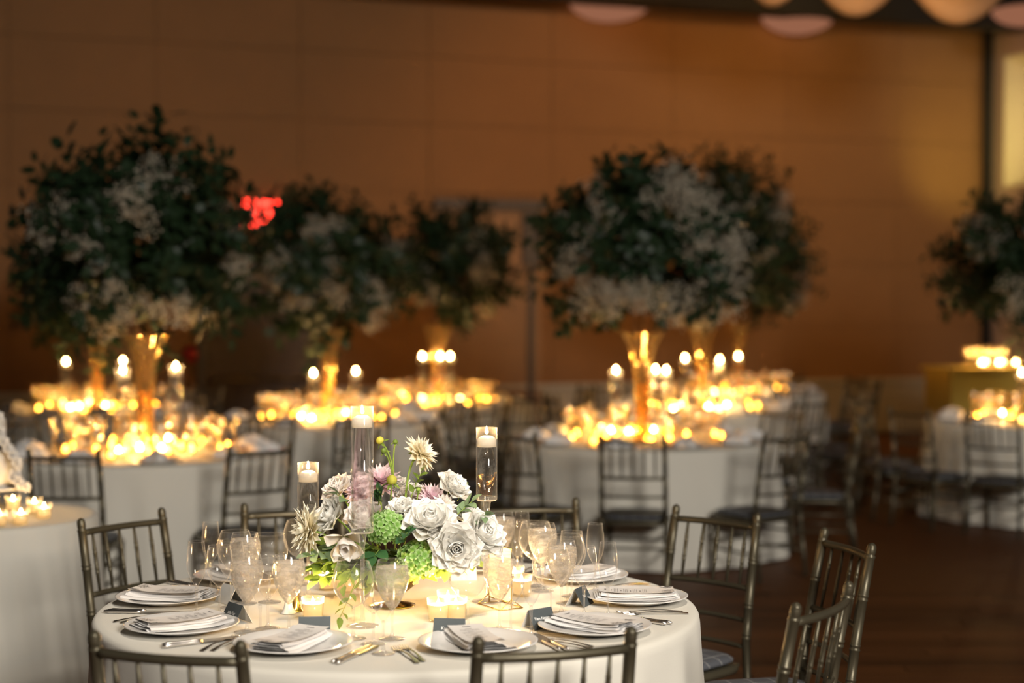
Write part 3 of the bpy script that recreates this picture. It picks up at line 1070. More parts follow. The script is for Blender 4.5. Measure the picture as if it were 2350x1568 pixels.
def build_menu(seed):
    rnd = random.Random(seed)
    e = empty('menu_card')
    W, L = 0.098, 0.232
    def surf(x, yy):
        return 0.007 * (max(0, abs(yy) / 0.116) ** 2) - 0.004 + 0.0015 * (x / 0.05) ** 2
    obj('card_sheet', MB().grid(lambda u, v: ((u - 0.5) * W, (v - 0.5) * L, surf((u - 0.5) * W, (v - 0.5) * L)), 8, 14).grid(lambda u, v: ((0.5 - u) * W, (v - 0.5) * L, surf((u - 0.5) * W, (v - 0.5) * L) - 0.0006), 8, 14), 'card', e)
    tx = MB()
    def bar(x0_, x1_, yy, h):
        k = 4
        vs_, fs_ = [], []
        for i in range(k + 1):
            x = x0_ + (x1_ - x0_) * i / k
            vs_ += [(x, yy, surf(x, yy) + 0.0005), (x, yy + h, surf(x, yy + h) + 0.0005)]
        for i in range(k):
            fs_.append((2 * i, 2 * i + 2, 2 * i + 3, 2 * i + 1))
        tx.add(vs_, fs_)
    bar(-0.012, 0.012, 0.094, 0.005)
    yy = 0.076
    for blk in range(4):
        bar(-0.009, 0.009, yy, 0.0026)
        yy -= 0.008
        for ln in range(3):
            x = -0.028 + rnd.uniform(0, 0.004)
            while x < 0.026:
                w_ = rnd.uniform(0.004, 0.010)
                bar(x, min(x + w_, 0.028), yy, 0.0012)
                x += w_ + 0.0018
            yy -= 0.0052
        yy -= 0.006
    t1 = obj('printed_text', tx, 'print_ink', e, smooth=False)
    t1['kind'] = 'stuff'
    sp = MB()
    for k in range(17):
        x = rnd.uniform(-0.046, 0.046)
        yy = -0.115
        hgt = rnd.uniform(0.02, 0.052)
        lean = rnd.uniform(-0.012, 0.012)
        z_ = lambda a, b: surf(a, b) + 0.0006
        a, c = (x, yy), (max(-0.047, min(0.047, x + lean)), yy + hgt)
        sp.add([(a[0] - 0.0005, a[1], z_(*a)), (a[0] + 0.0005, a[1], z_(*a)), (c[0] + 0.0002, c[1], z_(*c)), (c[0] - 0.0002, c[1], z_(*c))], [(0, 1, 2, 3)])
        for j in range(4):
            f = 0.25 + 0.2 * j
            bx, by = a[0] + (c[0] - a[0]) * f, a[1] + (c[1] - a[1]) * f
            s_ = 1 if j % 2 else -1
            q = (max(-0.048, min(0.048, bx + s_ * 0.006)), by + 0.006)
            sp.add([(bx, by, z_(bx, by)), (q[0], q[1] - 0.0022, z_(q[0], q[1] - 0.002)), (q[0], q[1], z_(*q))], [(0, 1, 2)])
    t2 = obj('printed_sprigs', sp, 'sprig_ink', e, smooth=False)
    t2['kind'] = 'stuff'
    return e

def build_fork():
    e = empty('dinner_fork')
    L = 0.2
    obj('handle', MB().grid(lambda u, v: ((u - 0.5) * (0.006 + 0.010 * max(0, (0.5 - v)) ** 1.2 * 2), -0.1 + 0.135 * v, 0.004 + 0.006 * math.sin(v * PI * 0.8) - 0.002 * abs(u - 0.5)), 4, 14)
        .grid(lambda u, v: ((0.5 - u) * (0.006 + 0.010 * max(0, (0.5 - v)) ** 1.2 * 2), -0.1 + 0.135 * v, 0.0015 + 0.006 * math.sin(v * PI * 0.8)), 4, 14), 'silver', e)
    def zz_(y_):
        t_ = (y_ - 0.035) / 0.065
        return 0.0075 - 0.0065 * math.sin(min(1, max(0, t_)) * PI * 0.72) + 0.010 * max(0, t_ - 0.55)
    obj('neck', MB().grid(lambda u, v: ((u - 0.5) * (0.006 + 0.019 * min(1, v * 1.2) ** 1.5), 0.033 + 0.025 * v, zz_(0.033 + 0.025 * v)), 6, 6).grid(lambda u, v: ((0.5 - u) * (0.006 + 0.019 * min(1, v * 1.2) ** 1.5), 0.033 + 0.025 * v, zz_(0.033 + 0.025 * v) - 0.0016), 6, 6), 'silver', e)
    for k in range(4):
        x = (k - 1.5) * 0.0064
        obj('tine', MB().tube([(x, 0.056 + 0.045 * q / 6, zz_(0.056 + 0.045 * q / 6) - 0.0006) for q in range(7)], [0.0019, 0.0018, 0.0017, 0.0016, 0.0014, 0.0012, 0.0006], 6), 'silver', e)
    return e

def build_knife():
    e = empty('dinner_knife')
    obj('handle', MB().tube([(0, -0.115 + 0.115 * q / 8, 0.0052) for q in range(9)], [0.0035, 0.0062, 0.0058, 0.005, 0.0046, 0.0046, 0.0048, 0.0055, 0.004], 8), 'silver', e)
    bl = MB()
    def side(s_):
        return lambda u, v: (((u - 0.5) * (0.016 + 0.004 * math.sin(v * 3)) * (1 if v < 0.85 else max(0.05, (1 - v) / 0.15) ** 0.6)) * s_, -0.002 + 0.122 * v, 0.0045 + (0.0008 if s_ > 0 else -0.0008) * (1 - abs(2 * u - 1)))
    bl.grid(side(1), 6, 14).grid(side(-1), 6, 14)
    obj('blade', bl, 'silver', e)
    return e

plate_s = Stock(build_plate())
napkin_s = [Stock(build_napkin(s_)) for s_ in (1, 2, 3)]
menu_s = Stock(build_menu(5))
fork_s = Stock(build_fork())
knife_s = Stock(build_knife())

def place_card(loc, rz, text, label):
    e = empty('place_card', loc, rz)
    tag(e, label, 'place card', 'slate place cards on the near table')
    W, H, D = 0.088, 0.054, 0.030
    sl = math.hypot(H, D)
    an = math.atan2(D, H)
    obj('front_face', MB().box((0, -D / 2, H / 2), (W, 0.0011, sl), (-an, 0, 0)), 'slate_card', e, smooth=False)
    obj('back_face', MB().box((0, D / 2, H / 2), (W, 0.0011, sl), (an, 0, 0)), 'card_white', e, smooth=False)
    if text:
        fc_ = bpy.data.curves.new('lettering', 'FONT')
        fc_.body = text
        fc_.size = 0.0125
        fc_.align_x = 'CENTER'
        fc_.align_y = 'CENTER'
        fc_.offset = 0.0003
        fc_.materials.append(MATS['lettering'])
        t_ = font_mesh(fc_, 'lettering')
        t_.parent = e
        nrm_off = Vector((0, -math.cos(an), math.sin(an))) * 0.0012
        base = Vector((0, -D * 0.48, H * 0.52)) + nrm_off
        t_.matrix_basis = Mtx(base, (PI / 2 - an, 0, 0))

settings = [
    # angle about the table centre, radius, where it is, name on the card
    (175.6, 0.725, 'at the left rim beside the leftmost flute', 'Julie Kay', 0),
    (-146.7, 0.705, 'at the left front rim by the bottom left chair', 'Ada Roy', 1),
    (-110.9, 0.674, 'at the front, left of the nearest flute', None, 2),
    (-67.6, 0.670, 'at the front behind the right foreground chair', 'Karen Li', 0),
    (-34.5, 0.705, 'at the right front rim', 'Tien Nguyen', 1),
    (4.3, 0.735, 'at the right rim before the rightmost flute', 'Paul', 2),
    (38.0, 0.730, 'at the back right behind the rightmost flute', None, 1),
    (141.0, 0.720, 'at the back left behind the left flutes', None, 2),
    (106.0, 0.700, 'at the back behind the short candle', None, 0),
    (72.0, 0.700, 'at the back behind the right tall candle', None, 1),
]
for an, rr, where, nm, nv in settings:
    a = R(an)
    out = Vector((math.cos(a), math.sin(a), 0))
    p = HC + out * rr
    rz = a + PI / 2                    # local -y points outwards, +y to the table centre
    px_ = Vector((math.cos(rz), math.sin(rz), 0))     # the diner's right-hand side
    jit = random.uniform(-0.02, 0.02)
    plate_s((p.x, p.y, ZT), 0, 'white dinner plate ' + where, 'plate', 'dinner plates on the near table')
    nz = random.uniform(-0.15, 0.15)
    napkin_s[nv]((p.x, p.y, ZT + 0.0085), rz + nz, 'folded white napkin on the plate ' + where, 'napkin', 'folded napkins on the near table')
    menu_s((p.x - px_.x * 0.006, p.y - px_.y * 0.006, ZT + 0.0365), rz + nz + random.uniform(-0.12, 0.12), 'menu card on the napkin ' + where, 'menu', 'menu cards on the near table')
    for k, off in enumerate((-0.188, -0.213)):
        q = p + px_ * off + out * (0.012 + 0.012 * k)
        fork_s((q.x, q.y, ZT), rz + random.uniform(-0.06, 0.06), ('inner' if k == 0 else 'outer') + ' silver fork beside the plate ' + where, 'fork', 'silver forks on the near table')
    for k, off in enumerate((0.184, 0.205)):
        q = p + px_ * off + out * (0.014 + 0.008 * k)
        knife_s((q.x, q.y, ZT), rz + random.uniform(-0.04, 0.04), ('inner' if k == 0 else 'outer') + ' silver knife beside the plate ' + where, 'knife', 'silver knives on the near table')

def card_at(px, py, rz_deg, text, label):
    p = on(px, py, ZT)
    place_card((p.x, p.y, ZT), R(rz_deg), text, label)
card_at(722, 1460, 4, None, 'blank-looking slate tent card before the single front votive')
card_at(1032, 1464, -8, 'Karen Li', 'slate tent card before the pair of front votives')
card_at(1238, 1440, 40, 'Tien Nguyen', 'slate tent card with white name right of the front flute')
card_at(1330, 1388, 66, 'Paul', 'slate tent card leaning beside the right tulip wine glass')
card_at(542, 1428, -52, 'Julie Kay', 'dark slate tent card beside the left front plate')
card_at(528, 1382, 128, 'Ada Roy', 'tent card seen from its pale back beside the left wine glasses')
card_at(1062, 1330, 190, None, 'slate tent card behind the balloon glass before the pair of votives')

# ================================================================== CANDLES
def flame_prof(h, r_):
    return [(0.0003, 0.0), (r_ * 0.7, h * 0.10), (r_, h * 0.25), (r_ * 0.85, h * 0.45), (r_ * 0.5, h * 0.72), (r_ * 0.2, h * 0.9), (0.0002, h)]

def candle_light(parent, loc, watt, col=(1.0, 0.60, 0.24)):
    l_ = bpy.data.lights.new('flame_light', 'POINT')
    l_.energy = watt
    l_.color = col
    l_.shadow_soft_size = 0.008
    o = bpy.data.objects.new('flame_light', l_)
    COL.objects.link(o)
    o.parent = parent
    o.location = loc

def build_votive(flame='flame', watt=2.4, wax=0.050, fl=(0.032, 0.0068), glow=0.0):
    e = empty('votive_candle')
    gp = [(0.001, 0.001), (0.027, 0.001), (0.029, 0.006), (0.0335, 0.068), (0.0320, 0.068), (0.0278, 0.008), (0.001, 0.008)]
    obj('glass_cup', MB().lathe(gp, 28), 'votive_glass', e)
    wp = [(0.001, 0.0085), (0.0268, 0.0085), (0.0272 + 0.003 * wax / 0.06, wax), (0.0250, wax - 0.001), (0.0235, wax - 0.014), (0.020, wax - 0.022), (0.001, wax - 0.024)]
    wxo = obj('wax', MB().lathe(wp, 28), 'wax', e)
    obj('wick', MB().tube([(0, 0, wax - 0.025), (0.0005, 0, wax - 0.014)], 0.0009, 6), 'wick', wxo)
    fo = obj('flame', MB().lathe(flame_prof(*fl), 12, (0, 0, wax - 0.013)), flame, e)
    candle_light(e, (0, 0, wax + 0.012), watt)
    if glow:
        candle_light(e, (0, 0, wax - 0.010), glow, (1.0, 0.74, 0.42))
    return e

votive = Stock(build_votive(glow=2.2))
GV = 'votive candles on the near table'
for px, py, lab in [
    (718, 1427, 'lit votive candle standing alone left of the tall candle foot'),
    (1006, 1430, 'left one of the two lit votives before the gold bowl'),
    (1046, 1427, 'right one of the two lit votives before the gold bowl'),
    (1028, 1411, 'lit votive hidden behind the front pair of votives'),
    (752, 1358, 'lit votive tucked under the left flowers'),
    (792, 1364, 'lit votive behind the central balloon glass'),
    (838, 1358, 'lit votive at the back under the hydrangeas'),
    (1197, 1372, 'lit votive among the right glasses behind the table sign'),
    (1180, 1352, 'lit votive farthest back among the right glasses'),
]:
    p = on(px, py - 4, ZT)
    votive((p.x, p.y, ZT), random.uniform(0, 6), lab, 'candle', GV)

def build_float(stem_h, cyl_h, flame='flame', watt=0.35, rr=0.0325):
    """tall stemmed cylinder glass, water inside"""
    e = empty('candle_cylinder_glass')
    obj('foot', MB().lathe([(0.001, 0.0005), (0.046, 0.0005), (0.047, 0.002), (0.03, 0.004), (0.012, 0.008), (0.001, 0.010)], 36), 'stem_clear', e)
    st = [(0.001, 0.009), (0.008, 0.010), (0.0095, 0.016), (0.006, 0.028), (0.005, stem_h * 0.5), (0.0068, stem_h * 0.85), (0.013, stem_h - 0.002), (0.001, stem_h - 0.001)]
    obj('stem', MB().lathe(st, 20), 'stem_clear', e)
    z0, z1_ = stem_h, stem_h + cyl_h
    cp = [(0.001, z0), (rr - 0.004, z0), (rr, z0 + 0.004), (rr, z1_), (rr - 0.0012, z1_)]
    pts, t_ = rim_ring(rr, z1_, 0.0012)
    obj('cylinder', MB().lathe(cp, 40).tube(pts, t_, 6, False), 'glass', e)
    zw = z1_ - 0.060
    ri = rr - 0.0022
    obj('glass_base', MB().lathe([(0.001, z0 + 0.001), (ri, z0 + 0.001), (ri, z0 + 0.014), (0.001, z0 + 0.015)], 40), 'stem_clear', e)
    obj('water', MB().lathe([(0.001, z0 + 0.016), (ri, z0 + 0.0165), (ri, zw), (0.001, zw)], 40), 'still_water', e)
    return e, zw

def build_floating_candle(flame='flame', watt=1.6, fl=(0.026, 0.0055), rr=0.029):
    e = empty('floating_candle')
    wxo = obj('wax', MB().lathe([(0.001, 0.0005), (rr, 0.0005), (rr, 0.024), (rr - 0.006, 0.030), (rr * 0.5, 0.034), (0.001, 0.035)], 32), 'wax', e)
    obj('wick', MB().tube([(0, 0, 0.034), (0.0006, 0, 0.041)], 0.0009, 6), 'wick', wxo)
    obj('flame', MB().lathe(flame_prof(*fl), 12, (0, 0, 0.039)), flame, e)
    candle_light(e, (0, 0, 0.052), watt)
    return e

fcandle = Stock(build_floating_candle())
for px, py, sh, ch, nm in [
    (832, 1437, 0.268, 0.362, 'tallest'),
    (1117, 1381, 0.315, 0.226, 'right'),
    (708, 1374, 0.195, 0.232, 'shortest left'),
]:
    p = on(px, py, ZT)
    e, zw = build_float(sh, ch)
    e.location = (p.x, p.y, ZT)
    tag(e, nm + ' stemmed cylinder glass of water holding a floating candle', 'candle holder', 'cylinder glasses on the near table')
    fcandle((p.x, p.y, ZT + zw + 0.001), 0.3, 'white floating candle burning in the ' + nm + ' cylinder glass', 'candle', 'floating candles on the near table')

# ================================================================== SALT AND PEPPER, TABLE SIGN
def shaker(px, py, mat, label, nm_='salt_shaker'):
    p = on(px, py, ZT)
    e = empty(nm_, (p.x, p.y, ZT))
    tag(e, label, 'shaker', 'condiment shakers')
    obj('body', MB().lathe(smooth_prof([(0.001, 0.0005), (0.0205, 0.0005), (0.0215, 0.003), (0.017, 0.010), (0.012, 0.026), (0.0105, 0.045), (0.0118, 0.052)]), 24), mat, e)
    obj('cap', MB().lathe([(0.0122, 0.0522), (0.0125, 0.056), (0.009, 0.064), (0.001, 0.067)], 24), 'silver', e)
shaker(662, 1408, 'porcelain', 'white flared salt shaker behind the lone water goblet')
shaker(679, 1403, 'gold', 'gold flared pepper shaker behind the white salt shaker', 'pepper_shaker')

p = on(1148, 1392, ZT)
sg = empty('table_sign', (p.x, p.y, ZT), R(-58))
tag(sg, 'upright gold framed table sign among the right glasses', 'sign')
W, H = 0.13, 0.185
fr = MB()
for sx in (-1, 1):
    fr.tube([(sx * W / 2, 0, 0.004), (sx * W / 2, 0.0, H)], 0.0022, 6)
fr.tube([(-W / 2, 0, H), (W / 2, 0, H)], 0.0022, 6).tube([(-W / 2, 0, 0.02), (W / 2, 0, 0.02)], 0.0022, 6)
obj('frame', fr, 'gold', sg)
st = MB()
for sx in (-1, 1):
    st.tube([(sx * W / 2, -0.04, 0.0025), (sx * W / 2, 0.04, 0.0025)], 0.002, 6).tube([(sx * W / 2, -0.04, 0.0025), (sx * W / 2, 0, 0.03)], 0.0016, 6).tube([(sx * W / 2, 0.04, 0.0025), (sx * W / 2, 0, 0.03)], 0.0016, 6)
st.tube([(-W / 2, -0.04, 0.0025), (W / 2, -0.04, 0.0025)], 0.002, 6).tube([(-W / 2, 0.04, 0.0025), (W / 2, 0.04, 0.0025)], 0.002, 6)
obj('wire_stand', st, 'gold', sg)
obj('card', MB().box((0, 0, H / 2 + 0.01), (W - 0.006, 0.0016, H - 0.024)), 'card_white', sg, smooth=False)
pr_ = MB()
for k in range(5):
    for s_ in (-1, 1):
        pr_.box((0, s_ * 0.0012, 0.06 + 0.02 * k), (0.05 + 0.02 * (k % 2), 0.0004, 0.006))
pr_ = obj('printed_lines', pr_, 'print_ink', sg, smooth=False)
pr_['kind'] = 'stuff'

# ================================================================== FLOWER CENTREPIECE
cb = empty('flower_bowl', (HC.x - 0.02, HC.y - 0.02, ZT))
tag(cb, 'footed gold bowl holding the flowers on the near table', 'bowl')
obj('foot', MB().lathe([(0.001, 0.0005), (0.070, 0.0005), (0.071, 0.003), (0.05, 0.008), (0.02, 0.015), (0.012, 0.024), (0.013, 0.034)], 40), 'bowl_gold', cb)
obj('bowl', MB().lathe(smooth_prof([(0.001, 0.033), (0.014, 0.034), (0.045, 0.046), (0.075, 0.072), (0.092, 0.110), (0.098, 0.145)]) + [(0.095, 0.145), (0.088, 0.110), (0.07, 0.075), (0.001, 0.05)], 40), 'bowl_gold', cb)

def petal_mesh(name, mat, L, W, cup, curl, point=0.5, base=0.25, n=8, bulge=0.0):
    """petal growing along +z from the origin, facing +y inside; cup bends the sides in, curl bends the tip out"""
    mb = MB()
    def fn(u, v):
        prof = (base + (1 - base) * math.sin(min(1, v / 0.75) * PI / 2)) if v < 0.62 else None
        if v >= 0.62:
            t_ = (v - 0.62) / 0.38
            full = base + (1 - base) * math.sin(min(1, 0.62 / 0.75) * PI / 2)
            prof = full * (1 - t_ ** (2.6 - 1.6 * point)) ** (0.5 + 0.5 * point)
        s_ = (u - 0.5) * 2
        x = s_ * W / 2 * prof
        yb_ = -curl * L * v ** 2.2 + cup * W * (s_ * s_) * prof * 0.8 - 0.07 * W * abs(s_) ** 3 * v ** 3 - 0.05 * L * v ** 8 + bulge * L * math.sin(v * PI)
        z = L * v * (1 - 0.20 * s_ * s_ * v)
        return (x, yb_ + 0.004 * W * math.sin(v * 12 + u * 5), z)
    return mb.grid(fn, 10, n).mesh(name, mat)

PM = {}
for c in ('white', 'cream', 'blush', 'pink'):
    PM['rose_' + c] = petal_mesh('petal', 'petal_' + c, 1.0, 1.10, 0.50, -0.10, 0.0, 0.35, 12, -0.12)
    PM['rose_out_' + c] = petal_mesh('petal', 'petal_' + c, 1.0, 1.20, 0.40, 0.10, 0.03, 0.35, 12, -0.12)
    PM['dahlia_' + c] = petal_mesh('petal', 'petal_' + c, 1.0, 0.40, 0.30, 0.06, 0.80, 0.34, 10, -0.06)

stem_me = {}
def flower_empty(name, loc, d, label, cat, group):
    e = empty(name)
    e.matrix_basis = aim(loc, d, random.uniform(0, 6))
    return tag(e, label, cat, group)

BOWLC = Vector((HC.x - 0.02, HC.y - 0.02, ZT + 0.10))
def flower_stem(e, loc, rad=0.0028, mat='stem_green', bend=0.03, end=None):
    """stem from the flower's base down into the bowl, in the flower's own frame"""
    a = Vector(loc)
    b_ = end or (BOWLC + Vector(((a.x - BOWLC.x) * 0.25, (a.y - BOWLC.y) * 0.25, 0)))
    Mi = e.matrix_basis.inverted()
    ax = (e.matrix_basis.to_3x3() @ Vector((0, 0, -1))).normalized()
    pts = []
    c1 = a + ax * min(0.06, (a - b_).length * 0.4)
    for k in range(9):
        t_ = k / 8
        q = a.lerp(c1, t_).lerp(c1.lerp(b_, t_), t_)
        pts.append(Mi @ q)
    obj('stem', MB().tube(pts, rad, 8), mat, e)

def rose(loc, d, rad, col, label, layers=((3, 0, 0.62), (4, 8, 0.72), (5, 16, 0.80), (5, 26, 0.88), (6, 38, 0.95), (6, 52, 1.0), (7, 66, 1.0)), name='rose', cat='rose'):
    e = flower_empty(name, loc, d, label, cat, 'flowers in the near centrepiece')
    flower_stem(e, loc)
    a0 = 0
    L = rad * 1.25
    for k, (n_, tilt, s_) in enumerate(layers):
        me = PM[('rose_out_' if k >= 3 else 'rose_') + col]
        for j in range(n_):
            a = a0 + j * 2 * PI / n_ + random.uniform(-0.12, 0.12)
            tl = R(tilt + random.uniform(-4, 4))
            M = Matrix.Rotation(a, 4, 'Z') @ Matrix.Translation((0, -0.10 * rad - 0.04 * rad * k, 0)) @ Matrix.Rotation(tl, 4, 'X') @ Matrix.Diagonal((L * s_ * (0.52 + 0.07 * k), L * s_ * (0.52 + 0.07 * k), L * s_, 1))
            link('petal', me, e, M)
        a0 += 0.7
    obj('calyx', MB().lathe([(0.001, -0.012), (0.007, -0.008), (0.011, 0.0), (0.012, 0.008)], 12), 'stem_green', e)
    return e

def dahlia(loc, d, rad, col, label, rows=((13, 92, 1.0), (13, 74, 0.98), (12, 56, 0.9), (11, 38, 0.75), (8, 20, 0.55)), name='dahlia', stem=True, end=None):
    e = flower_empty(name, loc, d, label, 'dahlia', 'flowers in the near centrepiece')
    if stem:
        flower_stem(e, loc, 0.0036, end=end)
    me = PM['dahlia_' + col]
    a0 = 0
    for k, (n_, tilt, s_) in enumerate(rows):
        for j in range(n_):
            a = a0 + j * 2 * PI / n_ + random.uniform(-0.1, 0.1)
            tl = R(tilt + random.uniform(-9, 9))
            L = rad * s_ * random.uniform(0.88, 1.1)
            M = Matrix.Rotation(a, 4, 'Z') @ Matrix.Translation((0, -0.004, 0.002 * k)) @ Matrix.Rotation(tl, 4, 'X') @ Matrix.Diagonal((L * 0.95, L * 0.95, L, 1))
            link('petal', me, e, M)
        a0 += 0.31
    obj('calyx', MB().lathe([(0.001, -0.014), (0.008, -0.010), (0.014, -0.002), (0.010, 0.004)], 12), 'leaf', e)
    for j in range(6):
        M = Matrix.Rotation(j * PI / 3, 4, 'Z') @ Matrix.Translation((0, -0.006, -0.006)) @ Matrix.Rotation(R(112), 4, 'X') @ Matrix.Diagonal((0.026, 0.026, 0.026, 1))
        link('sepal', LEAF['leaf'], e, M)
    return e

def leaf_mesh(mat, W=0.5, fold=0.25, bend=0.25, n=7):
    def fn(u, v):
        s_ = (u - 0.5) * 2
        prof = math.sin(PI * min(1, v * 0.96 + 0.04) ** 0.8) ** 0.9
        return (s_ * W / 2 * prof, -bend * v * v + fold * abs(s_) * W * 0.5 * prof, v)
    return MB().grid(fn, 4, n).mesh('leaf', mat)

LEAF = {k: leaf_mesh(k) for k in ('leaf', 'leaf_grey', 'leaf_dark')}

rose(at(985, 1205, 4.70), (0.05, -0.62, 0.78), 0.060, 'white', 'largest open white rose at the centre of the near bouquet')
rose(at(1100, 1232, 4.74), (0.60, -0.55, 0.55), 0.058, 'white', 'white rose at the right end of the near bouquet')
rose(at(1045, 1256, 4.66), (0.12, -0.96, 0.02), 0.056, 'white', 'drooping white rose hanging low before the right leaves')
rose(at(922, 1173, 4.74), (-0.1, -0.55, 0.8), 0.034, 'white', 'small white spray rose left of the largest rose')
rose(at(1036, 1122, 4.86), (0.55, -0.40, 0.65), 0.042, 'white', 'white rose at the upper right of the near bouquet')
rose(at(1066, 1190, 4.84), (0.35, -0.40, 0.8), 0.034, 'white', 'small white rose between the upper and right roses')
rose(at(768, 1188, 4.76), (-0.72, -0.48, 0.45), 0.052, 'white', 'white ranunculus with fine petals left of the tallest candle', layers=((7, 4, 0.55), (7, 14, 0.72), (7, 28, 0.85), (7, 44, 0.95), (8, 60, 1.0)), name='ranunculus', cat='ranunculus')
rose(at(778, 1128, 4.96), (-0.55, -0.35, 0.7), 0.042, 'blush', 'blush rose behind the tallest candle, upper left')
rose(at(793, 1236, 4.68), (0.02, -0.75, -0.55), 0.054, 'blush', 'cream drooping tulip-like bloom under the ranunculus', layers=((3, 14, 0.9), (4, 30, 1.05), (4, 62, 1.1)), name='tulip', cat='tulip')
rose(at(835, 1190, 4.86), (-0.1, -0.6, 0.75), 0.045, 'blush', 'blush rose seen through the tallest candle glass')
rose(at(945, 1142, 4.90), (0.0, -0.5, 0.85), 0.036, 'blush', 'pale rose below the buds in the middle')
rose(at(910, 1122, 4.94), (0.0, -0.4, 0.9), 0.034, 'white', 'white rose hidden behind the pink bud')
dahlia(at(962, 1042, 4.84), (0.72, -0.30, 0.50), 0.062, 'cream', 'cream dahlia standing highest above the near bouquet', end=at(930, 1200, 4.84))
dahlia(at(712, 1218, 4.72), (-0.86, -0.42, 0.12), 0.082, 'cream', 'cream dahlia reaching out at the left of the near bouquet', end=at(790, 1262, 4.74))
dahlia(at(872, 1108, 4.92), (0.10, -0.45, 0.85), 0.070, 'pink', 'pink dahlia behind the tallest candle, top of the bouquet')
dahlia(at(828, 1130, 4.97), (-0.35, -0.55, 0.7), 0.058, 'pink', 'pink dahlia seen through the tallest candle glass')
dahlia(at(992, 1148, 4.86), (0.30, -0.55, 0.72), 0.056, 'pink', 'pink dahlia below the upper right white rose')
dahlia(at(1018, 1165, 4.82), (0.45, -0.65, 0.5), 0.045, 'blush', 'blush dahlia tucked beside the largest white rose')

def hydrangea(loc, rad, mat, label, n_=150, squash=0.85):
    fm_ = MB()
    for j in range(4):
        a = j * PI / 2
        c, s_ = math.cos(a), math.sin(a)
        def fn(u, v, c=c, s_=s_):
            r_ = 0.05 + 0.95 * v
            wv = math.sin(PI * (0.10 + 0.72 * v)) * 0.46 * (u - 0.5) * 2
            x, yy = r_, wv
            z = 0.26 * v * v + 0.16 * abs(u - 0.5) * v
            return (c * x - s_ * yy, s_ * x + c * yy, z)
        fm_.grid(fn, 3, 3)
    fm_.lathe([(0.001, 0.12), (0.07, 0.10), (0.09, 0.0)], 8)
    me = fm_.mesh('floret', mat)
    e = empty('hydrangea', loc)
    tag(e, label, 'hydrangea', 'flowers in the near centrepiece')
    obj('stem_core', MB().lathe([(0.001, -rad * 0.75), (rad * 0.45, -rad * 0.5), (rad * 0.68, 0), (rad * 0.45, rad * 0.5), (0.001, rad * 0.72)], 16), 'leaf', e)
    for k in range(n_):
        z = 1 - 2 * (k + 0.5) / n_
        if z < -0.75:
            continue
        r_ = math.sqrt(1 - z * z)
        a = k * 2.399963
        d = Vector((r_ * math.cos(a), r_ * math.sin(a), z))
        rr = rad * random.uniform(0.86, 1.0)
        link('floret', me, e, aim((d.x * rr, d.y * rr, d.z * rr * squash), d + Vector((random.uniform(-.3, .3), random.uniform(-.3, .3), random.uniform(-.2, .3))), random.uniform(0, 6), random.uniform(0.0105, 0.0135)))
    return e
hydrangea(at(886, 1212, 4.70), 0.060, 'hydrangea', 'upper green hydrangea right of the tallest candle')
hydrangea(at(962, 1284, 4.70), 0.066, 'hydrangea', 'lower green hydrangea above the gold bowl')
hydrangea(at(1010, 1300, 4.74), 0.045, 'hydrangea_yellow', 'yellow-green hydrangea head at the bowl rim', 60)
hydrangea(at(935, 1318, 4.74), 0.038, 'hydrangea_yellow', 'small yellow-green hydrangea cluster hanging over the bowl', 50)

def bud(loc, d, rad, mat, label, end):
    e = flower_empty('flower_bud', loc, d, label, 'bud', 'flower buds in the near centrepiece')
    flower_stem(e, loc, 0.0024, end=end)
    obj('bud_head', MB().lathe(smooth_prof([(0.001, -rad * 0.7), (rad * 0.75, -rad * 0.45), (rad, rad * 0.1), (rad * 0.75, rad * 0.75), (rad * 0.25, rad * 1.1), (0.001, rad * 1.15)]), 16), mat, e)
    for j in range(5):
        M = Matrix.Rotation(j * 2 * PI / 5, 4, 'Z') @ Matrix.Translation((0, -rad * 0.4, -rad * 0.6)) @ Matrix.Rotation(R(95), 4, 'X') @ Matrix.Diagonal((rad * 1.5, rad * 1.5, rad * 1.6, 1))
        link('sepal', LEAF['leaf'], e, M)
bud(at(899, 1104, 4.80), (0.05, -0.25, 1), 0.0165, 'hydrangea_yellow', 'plump green and pink dahlia bud above the small spray rose', at(893, 1180, 4.82))
bud(at(873, 1012, 4.84), (-0.55, -0.3, 0.6), 0.0125, 'hydrangea_yellow', 'yellow-green bud at the very top left of the bouquet', at(905, 1120, 4.88))
bud(at(907, 1015, 4.86), (0.2, -0.2, 1), 0.008, 'leaf', 'tiny green bud between the top bud and the highest dahlia', at(905, 1120, 4.88))
bud(at(881, 1035, 4.83), (-0.3, -0.5, 0.5), 0.009, 'leaf', 'tiny dark green bud just under the top left bud', at(903, 1110, 4.88))
bud(at(960, 1125, 4.80), (0.1, -0.2, 1), 0.007, 'stem_green', 'small slim green bud over the largest white rose', at(950, 1180, 4.82))

